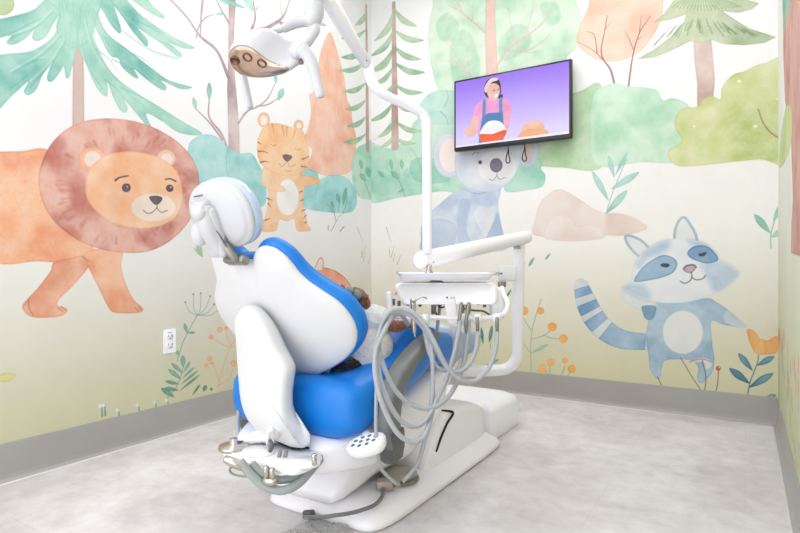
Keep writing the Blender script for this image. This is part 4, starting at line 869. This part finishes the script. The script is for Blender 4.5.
# reflector housing over a slanted lens
def camdir(x, y, z): return (vx*x+vy*z+Vector((0, 0, 1))*y).normalized()
nrm = camdir(-.22, -.78, -.58); P0 = at(258, 60, 1.53)
def onlens(px, py):
    d_ = Vector(ray(px, py)); e_ = Vector((0, 0, EYE)); return e_+d_*((P0-e_).dot(nrm)/d_.dot(nrm))
lo = [(229, 55), (231.5, 49.5), (237, 46), (244, 45.3), (251, 47.3), (258, 51.5), (265, 57), (273, 62), (281, 65.2), (288.5, 67), (289.5, 70), (284, 73.5), (275, 76), (264, 77.6), (252, 77.2), (242, 74.5), (234.5, 69), (230.5, 62.5)]
LP_ = [onlens(p.x, p.y) for p in cr([(x, y, 0) for x, y in lo], 3, True)]; LC = onlens(257, 62)
DH = camdir(.42, .76, .50)
bm = bmesh.new(); rings = []
for h_, s_ in ((.0, .985), (-.003, 1.0), (.0, 1.035), (.014, 1.09), (.034, 1.14), (.056, 1.14), (.078, 1.04), (.096, .84), (.108, .56), (.113, .25)):
    rings.append([bm.verts.new(LC+(p-LC)*s_+DH*h_) for p in LP_])
ringfaces(bm, rings); housing = link('lamp_housing', bm, SATIN_DIMMED, lamp)
bm = bmesh.new(); rings = []
for h_, s_ in ((-.001, .99), (-.0045, .97), (-.0075, .85), (-.010, .6), (-.011, .25)): rings.append([bm.verts.new(LC+(p-LC)*s_+DH*h_) for p in LP_])
ringfaces(bm, rings)
lens = link('lens_cover', bm, mat('amber_mirror_lens', rgb(196, 168, 150), .12, metal=.85, var=.25, vscale=14), housing, label='amber tinted mirror lens')
for px, py in ((237, 59), (249.5, 55.5), (264, 61.5)):
    bm = bmesh.new(); lathe(bm, onlens(px, py)-DH*.010, [(.0, -.004), (.010, -.004), (.0125, -.001), (.0135, .002), (.0125, .0045), (.0105, .004), (.0085, .0), (0, -.001)], seg=24, axis=nrm); link('bulb_reflector', bm, mat('bronze_reflector', rgb(120, 84, 74), .25, metal=.7), lens)
# handles
def handle(a, b, c, r):
    bm = bmesh.new(); tube(bm, [a, b, c], r, n=8, seg=18, flat=(1, .75)); h_ = link('handle', bm, SATIN_DIMMED, lamp); return h_
handle(at(302, 50, 1.50), at(311, 62, 1.50), at(320.5, 97, 1.50), [.020, .0165, .0125])
handle(at(241, 66, 1.66), at(245, 84, 1.66), at(250, 108, 1.66), [.013, .0125, .0115])
bm = bmesh.new(); ball(bm, at(297, 52, 1.51), .024, (1, .8, .9)); link('handle_boss', bm, SATIN_DIMMED, lamp)
bm = bmesh.new(); box(bm, at(301, 62, 1.52), (.014, .01, .016), .003, VR); link('switch', bm, mat('taupe_switch', rgb(130, 118, 110), .4), housing)
# ------------------------------------------------------------------ television
TY = 3.53
tv = thing('television', 'flat black television on the back wall showing a woman holding a bowl', 'television', (-1.315, YB, 1.9))
tx0, tx1, tz0, tz1 = -1.727, -.925, 1.672, 2.152
tx0 = ony(454, 110, TY).x; tx1 = ony(571.5, 110, TY).x; tz1 = (ony(455, 81.5, TY).z+ony(573, 58.5, TY).z)/2; tz0 = (ony(455, 152.5, TY).z+ony(573, 137.5, TY).z)/2
tcx, tcz, tw, th = (tx0+tx1)/2, (tz0+tz1)/2, tx1-tx0, tz1-tz0
bm = bmesh.new(); box(bm, (tcx, TY+.018, tcz), (tw, .036, th), .006); box(bm, (tcx, TY+.045, tcz-.02), (tw*.7, .04, th*.6), .012); link('casing', bm, BLACK, tv)
SW, SH = tw-.03, th-.042; sx0, sz0 = tcx-SW/2, tcz-SH/2+.006
S = Print(SW, SH, 900, lambda u, v: (u*SW, v*SH), 21)      # screen picture, coordinates 0..1
gx = np.linspace(0, 1, S.W)[None, :]; gz = np.linspace(0, 1, S.H)[:, None]
top, botc = np.array((150, 112, 236))/255., np.array((214, 204, 246))/255.
f_ = np.clip(gz*1.15-.12, 0, 1)[:, :, None]; S.im[:] = botc*(1-f_)+top*f_
glow = np.exp(-((gx-.55)**2/.08+(gz-.45)**2/.12))[:, :, None]*.22; S.im[:] = S.im*(1-glow)+glow*np.array((.86, .78, 1.))
def sf(pts, col, **k): S.fill([((x_-.3)*1.1+.315, y_*1.0) for x_, y_ in pts] if pts[0][0] > 0 else pts, col, None, a=1, edge=0, var=0, **k)
SK = (238, 190, 176)
sf([(.28, .70), (.26, .80), (.275, .92), (.32, .97), (.37, .95), (.395, .86), (.40, .74), (.38, .66), (.34, .64)], (60, 40, 44))
sf([(.38, .66), (.41, .70), (.415, .64), (.40, .60)], (70, 44, 60))
sf([(.305, .58), (.36, .58), (.36, .70), (.305, .72)], SK)
sf([(.29, .72), (.285, .82), (.31, .88), (.36, .87), (.39, .80), (.385, .70), (.36, .63), (.32, .64)], SK)
sf([(.262, .80), (.272, .88), (.32, .965), (.375, .945), (.37, .915), (.325, .90), (.29, .83), (.28, .76)], (244, 214, 220))
sf([(.35, .705), (.375, .72), (.37, .675), (.352, .665)], (250, 246, 246)); sf([(.333, .77), (.342, .785), (.352, .772)], (70, 50, 60)); sf([(.372, .775), (.38, .79), (.387, .775)], (70, 50, 60))
sf([(.17, .50), (.19, .60), (.25, .66), (.31, .66), (.36, .62), (.42, .64), (.47, .57), (.49, .46), (.47, .38), (.44, .40), (.43, .10), (.22, .10), (.215, .40), (.16, .40)], (240, 160, 212))
sf([(.16, .42), (.21, .42), (.205, .28), (.17, .20), (.13, .17), (.11, .22), (.14, .28)], SK); sf([(.09, .24), (.13, .30), (.19, .24), (.18, .15), (.12, .14)], SK)
sf([(.44, .42), (.48, .42), (.47, .24), (.44, .10), (.40, .05), (.385, .10), (.42, .2)], (238, 172, 200))
sf([(.245, .42), (.30, .45), (.37, .44), (.415, .45), (.425, .15), (.42, -.02), (.21, -.02), (.225, .2)], (72, 128, 184), smooth=False)
sf([(.25, .66), (.275, .67), (.272, .42), (.245, .42)], (98, 146, 196), smooth=False); sf([(.385, .65), (.41, .66), (.41, .42), (.385, .42)], (98, 146, 196), smooth=False)
sf([(.235, .14), (.245, .24), (.29, .32), (.345, .33), (.40, .29), (.435, .20), (.435, .12)], (250, 250, 252))
sf([(.225, .15), (.33, .135), (.44, .17), (.43, .07), (.37, .02), (.29, .0), (.24, .03)], (238, 98, 52))
sf([(.56, .12), (.58, .2), (.64, .235), (.70, .23), (.735, .17), (.735, .11), (.65, .07), (.58, .08)], (240, 186, 164))
sf([(.54, .06), (.6, .13), (.70, .12), (.76, .08), (.76, .0), (.56, .0)], (236, 170, 120))
sf([(-.02, .0), (1.02, .0), (1.02, .035), (-.02, .02)], (236, 232, 248), smooth=False)
bm = bmesh.new(); box(bm, (tcx, TY-.0015, tcz+.006), (SW, .003, SH))
link('screen', bm, print_mat('screen_glow', S.image('screen_print', 1.), 0, sx0, SW, SH, emit=.8, rough=.2, z0=sz0), tv, smooth=False)
for px in (508, 524.5):
    bm = bmesh.new(); a_ = ony(px, 143, TY+.03); z0_ = a_.z-.02
    tube(bm, [Vector((a_.x, TY+.03, tz0+.01)), Vector((a_.x, TY+.03, tz0-.03)), Vector((a_.x-.012, TY+.03, tz0-.07)), Vector((a_.x-.014, TY+.03, tz0-.10)), Vector((a_.x, TY+.03, tz0-.112)), Vector((a_.x+.014, TY+.03, tz0-.10)), Vector((a_.x+.006, TY+.03, tz0-.06)), Vector((a_.x+.003, TY+.03, tz0-.02))], .004, seg=8)
    link('cable_loop', bm, BLACK, tv)
bm = bmesh.new(); box(bm, (tcx, (TY+.06+YB-.003)/2, tcz), (.3, YB-TY-.063, .22), .004); link('wall_bracket', bm, BLACK, tv)

# ------------------------------------------------------------------ power outlet
o1, o2 = onx(163, 341, XL), onx(175.5, 341, XL); oc = (o1+o2)/2; oz = (onx(169, 329.5, XL).z+onx(169, 353.5, XL).z)/2
ow, oh = abs(o2.y-o1.y), onx(169, 329.5, XL).z-onx(169, 353.5, XL).z
out = thing('power_outlet', 'white double power outlet on the left wall below the lion', 'power outlet', (XL, oc.y, oz))
bm = bmesh.new(); box(bm, (XL+.003, oc.y, oz), (.006, ow, oh), .002); link('cover_plate', bm, WHITE, out)
for s_ in (1, -1):
    bm = bmesh.new(); loft(bm, [(XL+.006, oc.y, oz+s_*oh*.18, ow*.23, oh*.13, 3), (XL+.0085, oc.y, oz+s_*oh*.18, ow*.225, oh*.125, 3)], n=24, axis='x'); so = link('socket', bm, mat('socket_white', rgb(232, 232, 236), .35), out)
    for dy, dz, h_ in ((-.010, .006, .010), (.010, .006, .010), (0, -.009, .006)):
        bm = bmesh.new(); box(bm, (XL+.0088, oc.y+dy, oz+s_*oh*.18+dz), (.001, .0032, h_)); link('slot', bm, mat('slot_grey', rgb(110, 110, 120), .6), so)
bm = bmesh.new(); box(bm, (XL+.0062, oc.y, oz+oh*.36), (.0008, ow*.36, .004)); link('plate_marking', bm, mat('marking_grey', rgb(168, 168, 176), .6), out)

# ------------------------------------------------------------------ foot control on the base plate
TAUPE = mat('taupe_metal', rgb(168, 160, 148), .35, metal=.55); TPD = mat('grey_rubber', rgb(128, 126, 120), .6)
fc = onz(399, 479, .066)
foot = thing('foot_control', 'round taupe metal foot control lying on the chair base plate', 'foot control', (fc.x, fc.y, .064))
def disc(name, prof, m, par, c=fc, **k):
    bm = bmesh.new(); lathe(bm, (c.x, c.y, .0635), prof, seg=40, **k); return link(name, bm, m, par)
fb = disc('foot_base', [(0, 0), (.072, 0), (.076, .004), (.075, .010), (.066, .013), (0, .013)], TPD, foot)
fd = disc('foot_disc', [(0, .012), (.064, .014), (.068, .020), (.066, .028), (.05, .036), (.02, .040), (0, .040)], TAUPE, foot)
bm = bmesh.new(); q = onz(385, 487, .075); box(bm, (q.x, q.y, .083), (.062, .045, .036), .01, VR); box(bm, (q.x+.03, q.y+.02, .088), (.02, .05, .02), .005, ROT(0, 0, 1.1)); link('foot_block', bm, TAUPE, foot)
bm = bmesh.new(); tube(bm, [onz(383, 489, .075), onz(382, 497, .071), onz(375, 505, .070), onz(362, 510.5, .069), onz(348, 514, .069), onz(334, 516, .068), onz(322, 517.5, .05), onz(304, 517.5, .018)], .0065, n=8, seg=12); link('foot_cable', bm, mat('grey_cable', rgb(120, 122, 122), .5), foot)
bm = bmesh.new(); q = onz(307, 517, .02); tube(bm, [q+Vector((.018, .006, .012)), q+Vector((-.02, .01, .004))], [.013, .009], smooth=False); link('cable_plug', bm, GREY2, foot)
bm = bmesh.new(); tube(bm, [onz(276, 489, .008), onz(286, 498, .005), onz(300, 508, .005), onz(306, 514, .008)], .004); o = link('floor_cable', bm, mat('dark_cable', rgb(72, 66, 62), .6)); tag(o, 'thin dark cable on floor along the rear edge of the chair base', 'cable')

# ------------------------------------------------------------------ assistant's instrument tray behind the chair
ha = thing('suction_holder', 'white triangular suction holder with thick grey hoses low behind the chair', 'instrument holder', tuple(onz(270, 455, .29)))
pl = [(222, 453), (228, 447), (240, 443), (252, 441), (266, 443), (278, 447), (292, 450), (308, 453), (322, 457), (318, 464), (306, 471), (292, 474), (276, 470), (262, 464), (246, 461), (232, 458)]
P = [onz(x, y, .29) for x, y in pl]; c_ = sum(P, Vector())/len(P)
PP = cr(P, 3, True)
bm = bmesh.new(); rings = []
for s_, z_ in ((.9, .280), (.98, .283), (1, .290), (.98, .298), (.93, .301)):
    rings.append([bm.verts.new(Vector((c_.x+(p.x-c_.x)*s_, c_.y+(p.y-c_.y)*s_, z_))) for p in PP])
ringfaces(bm, rings); hpz = link('holder_plate', bm, WHITE, ha)
for px, py, r_, s in ((258, 453, .052, .5), (304, 463, .05, .5)):
    bm = bmesh.new(); q = onz(px, py, .302); lathe(bm, q, [(0, -.003), (r_, -.003), (r_, .004), (r_*.96, .007), (0, .007)], seg=36, sy=.8); link('raised_pad', bm, WHITE, hpz)
bm = bmesh.new(); q = onz(233.5, 447.5, .305); lathe(bm, q, [(0, -.006), (.044, -.006), (.046, 0), (.044, .006), (.012, .008), (.012, .026), (0, .026)], seg=36); link('steel_knob', bm, METAL, ha)
for px in (279, 285):
    bm = bmesh.new(); q = onz(px, 458, .30); tube(bm, [q, q+Vector((0, .006, .018))], .006, smooth=False, seg=12); link('toggle', bm, NICKEL, ha)
bm = bmesh.new(); tube(bm, [onz(248, 440, .31), onz(262, 436, .325), onz(276, 440, .32)], [.03, .036, .02], flat=(.6, 1)); tube(bm, [onz(268, 445, .31), at(271, 430, 1.62), Vector((XC+.0, 1.36, .27))], .007); link('holder_arm', bm, WHITE, ha)
ZA = 1.56
hose('suction_hose', [(240, 462, ZA), (250, 474, ZA), (264, 486, ZA), (281, 491, ZA), (297, 485, ZA+.02), (309, 473, ZA+.06), (320, 460, ZA+.12)], .0125, HOSE2, ha)
hose('suction_hose', [(252, 464, ZA+.02), (260, 473, ZA+.02), (276, 480, ZA+.02), (294, 478, ZA+.04), (308, 468, ZA+.08), (321, 456, ZA+.16)], .0115, HOSE2, ha)
bm = bmesh.new(); tube(bm, [at(225, 459, ZA), at(233, 463, ZA), at(243, 467, ZA)], [.010, .014, .013], smooth=False); link('suction_valve', bm, METAL, ha)
for px, py in ((266, 473), (272, 475), (314, 461)):
    bm = bmesh.new(); tube(bm, [at(px, py-5, ZA-.02), at(px+.5, py+4, ZA-.02)], [.009, .007], smooth=False); ball(bm, at(px, py-4, ZA-.02), .009); link('valve_lever', bm, METAL, ha)
bm = bmesh.new(); ball(bm, at(269, 481, ZA-.01), .02, (1.4, .8, .7)); link('suction_body', bm, METAL, ha)
bm = bmesh.new(); tube(bm, [at(236, 464, ZA), at(230, 469, ZA), at(232, 474, ZA), at(243, 477, ZA), at(256, 476, ZA)], .0032, seg=8); link('wire_loop', bm, NICKEL, ha)
bm = bmesh.new(); tube(bm, [at(270, 452, 1.6), at(272, 446, 1.6), at(270, 441, 1.62)], .006, seg=8); link('tubing', bm, GREY2, ha)

# ------------------------------------------------------------------ plush toy on the seat
toy = thing('plush_toy', 'brown and white furry stuffed animal sitting on the blue chair seat', 'stuffed toy', (-1.16, 1.55, .55))
def fur(name, blobs, m, amp=.004, sc=45, par=toy):
    bm = bmesh.new()
    for c, r, s, rt in blobs:
        b2 = bmesh.new(); bmesh.ops.create_icosphere(b2, subdivisions=5, radius=r)
        for v in b2.verts: v.co = Vector((v.co.x*s[0], v.co.y*s[1], v.co.z*s[2]))
        b2.transform(Matrix.Translation(c) @ (rt or ROT()).to_4x4()); merge(bm, b2)
    o = link(name, bm, m, par)
    if len(blobs) > 1:
        r_ = o.modifiers.new('join', 'REMESH'); r_.mode = 'VOXEL'; r_.voxel_size = .006; r_.use_smooth_shade = True
    t = bpy.data.textures.new(name+'_fur', 'CLOUDS'); t.noise_scale = .018; t.noise_depth = 3
    d = o.modifiers.new('fur', 'DISPLACE'); d.texture = t; d.strength = amp*3; d.mid_level = .5; return o
FW = mat('white_fur', rgb(232, 230, 226), .95, bump=.8, bscale=160, var=.06, vscale=60, sheen=.5)
FB = mat('brown_fur', rgb(122, 70, 42), .9, bump=.8, bscale=160, var=.3, vscale=50, sheen=.4)
FK = mat('black_fur', rgb(24, 22, 24), .9, bump=.8, bscale=160, sheen=.3)
Zt = 1.93
bod = fur('body', [(at(370, 347, Zt), .084, (.95, .95, 1.1), None), (at(373, 321, Zt), .062, (1.1, 1, .9), None)], FW)
hd = fur('head', [(at(353, 302, Zt+.04), .056, (1, 1, .9), None), (at(361, 307, Zt+.03), .036, (1, 1, .8), None)], FB)
fur('ear', [(at(366, 303, Zt-.02), .028, (.5, .6, 1.1), ROT(0, -.3, 0))], FB, par=hd); fur('ear', [(at(342, 294, Zt+.1), .028, (.55, .6, 1.15), None)], FB, par=hd)
fur('muzzle', [(at(358, 312, Zt+.09), .033, (1, .9, .7), None)], FW, par=hd)
fur('arm', [(at(384, 323, Zt+.03), .03, (1.3, 1, .6), ROT(0, .4, YAW)), (at(394, 328, Zt+.02), .024, (1.2, 1, .7), ROT(0, .1, YAW))], FW, .003)
fur('paw', [(at(397, 326.5, Zt-.02), .034, (1.1, .9, .62), ROT(0, 0, YAW)), (at(405, 326, Zt), .022, (1.5, .8, .5), ROT(0, .1, YAW))], FB, .003)
fur('leg', [(at(349, 364, Zt-.02), .055, (1.3, 1, .55), ROT(0, -.15, YAW)), (at(337, 360, Zt+.04), .034, (1, 1, .7), None)], FK)
bm = bmesh.new()
for s_ in (-1, 1): ball(bm, at(353+s_*4, 293.5+s_*1.5, Zt-.04), .019, (1, .6, .8), ROT(0, s_*.4, 0))
bw = link('ribbon_bow', bm, mat('sage_ribbon', rgb(126, 150, 134), .8, bump=.3, bscale=90), hd, label='sage green ribbon bow')

# ------------------------------------------------------------------ crumpled clear plastic on the floor
bm = bmesh.new(); rs = random.Random(5); A_, B_, C_, D_ = onz(262, 545, 0), onz(310, 519, 0), onz(356, 527, 0), onz(330, 570, 0)
nx, ny = 44, 34; g = []
from mathutils import noise
for j in range(ny):
    row = []
    for i in range(nx):
        u, v = i/(nx-1), j/(ny-1); p = (A_*(1-u)+B_*u)*(1-v)+(D_*(1-u)+C_*u)*v
        h = .5+.5*noise.noise(Vector((u*5, v*5, 1.3))); h2 = abs(noise.noise(Vector((u*13, v*12, 5.))))
        e_ = min(u, 1-u, v, 1-v)*5; row.append(bm.verts.new((p.x+.012*noise.noise(Vector((u*6, v*6, 9))), p.y+.012*noise.noise(Vector((u*6, v*6, 3))), .004+min(1, e_)*(.028*h+.018*h2))))
    g.append(row)
for j in range(ny-1):
    for i in range(nx-1): bm.faces.new((g[j][i], g[j][i+1], g[j+1][i+1], g[j+1][i]))
o = link('plastic_bag', bm, mat('clear_film', rgb(190, 192, 190), .12, alpha=.45, coat=.6)); tag(o, 'crumpled clear plastic bag on the floor at the chair base', 'plastic bag')

# ------------------------------------------------------------------ ceiling panels (out of frame, they light the room)
def ceiling_light(x, y):
    t = thing('ceiling_light', 'white rectangular ceiling light panel overhead', 'ceiling light', (x, y, CEIL), 'ceiling light panels')
    bm = bmesh.new()
    for sx_, sy_, w_, l_ in ((0, .6, .64, .03), (0, -.6, .64, .03), (.31, 0, .03, 1.2), (-.31, 0, .03, 1.2)): box(bm, (x+sx_, y+sy_, CEIL-.012), (w_, l_, .024))
    link('frame', bm, WHITE, t, smooth=False)
    bm = bmesh.new(); box(bm, (x, y, CEIL-.008), (.59, 1.17, .012)); link('diffuser', bm, mat('lit_diffuser', (.9, .9, .9, 1), .6, emit=(1, .98, .95, 1), estr=2.), t, smooth=False)
for x, y, _ in PANELS: ceiling_light(x, y)
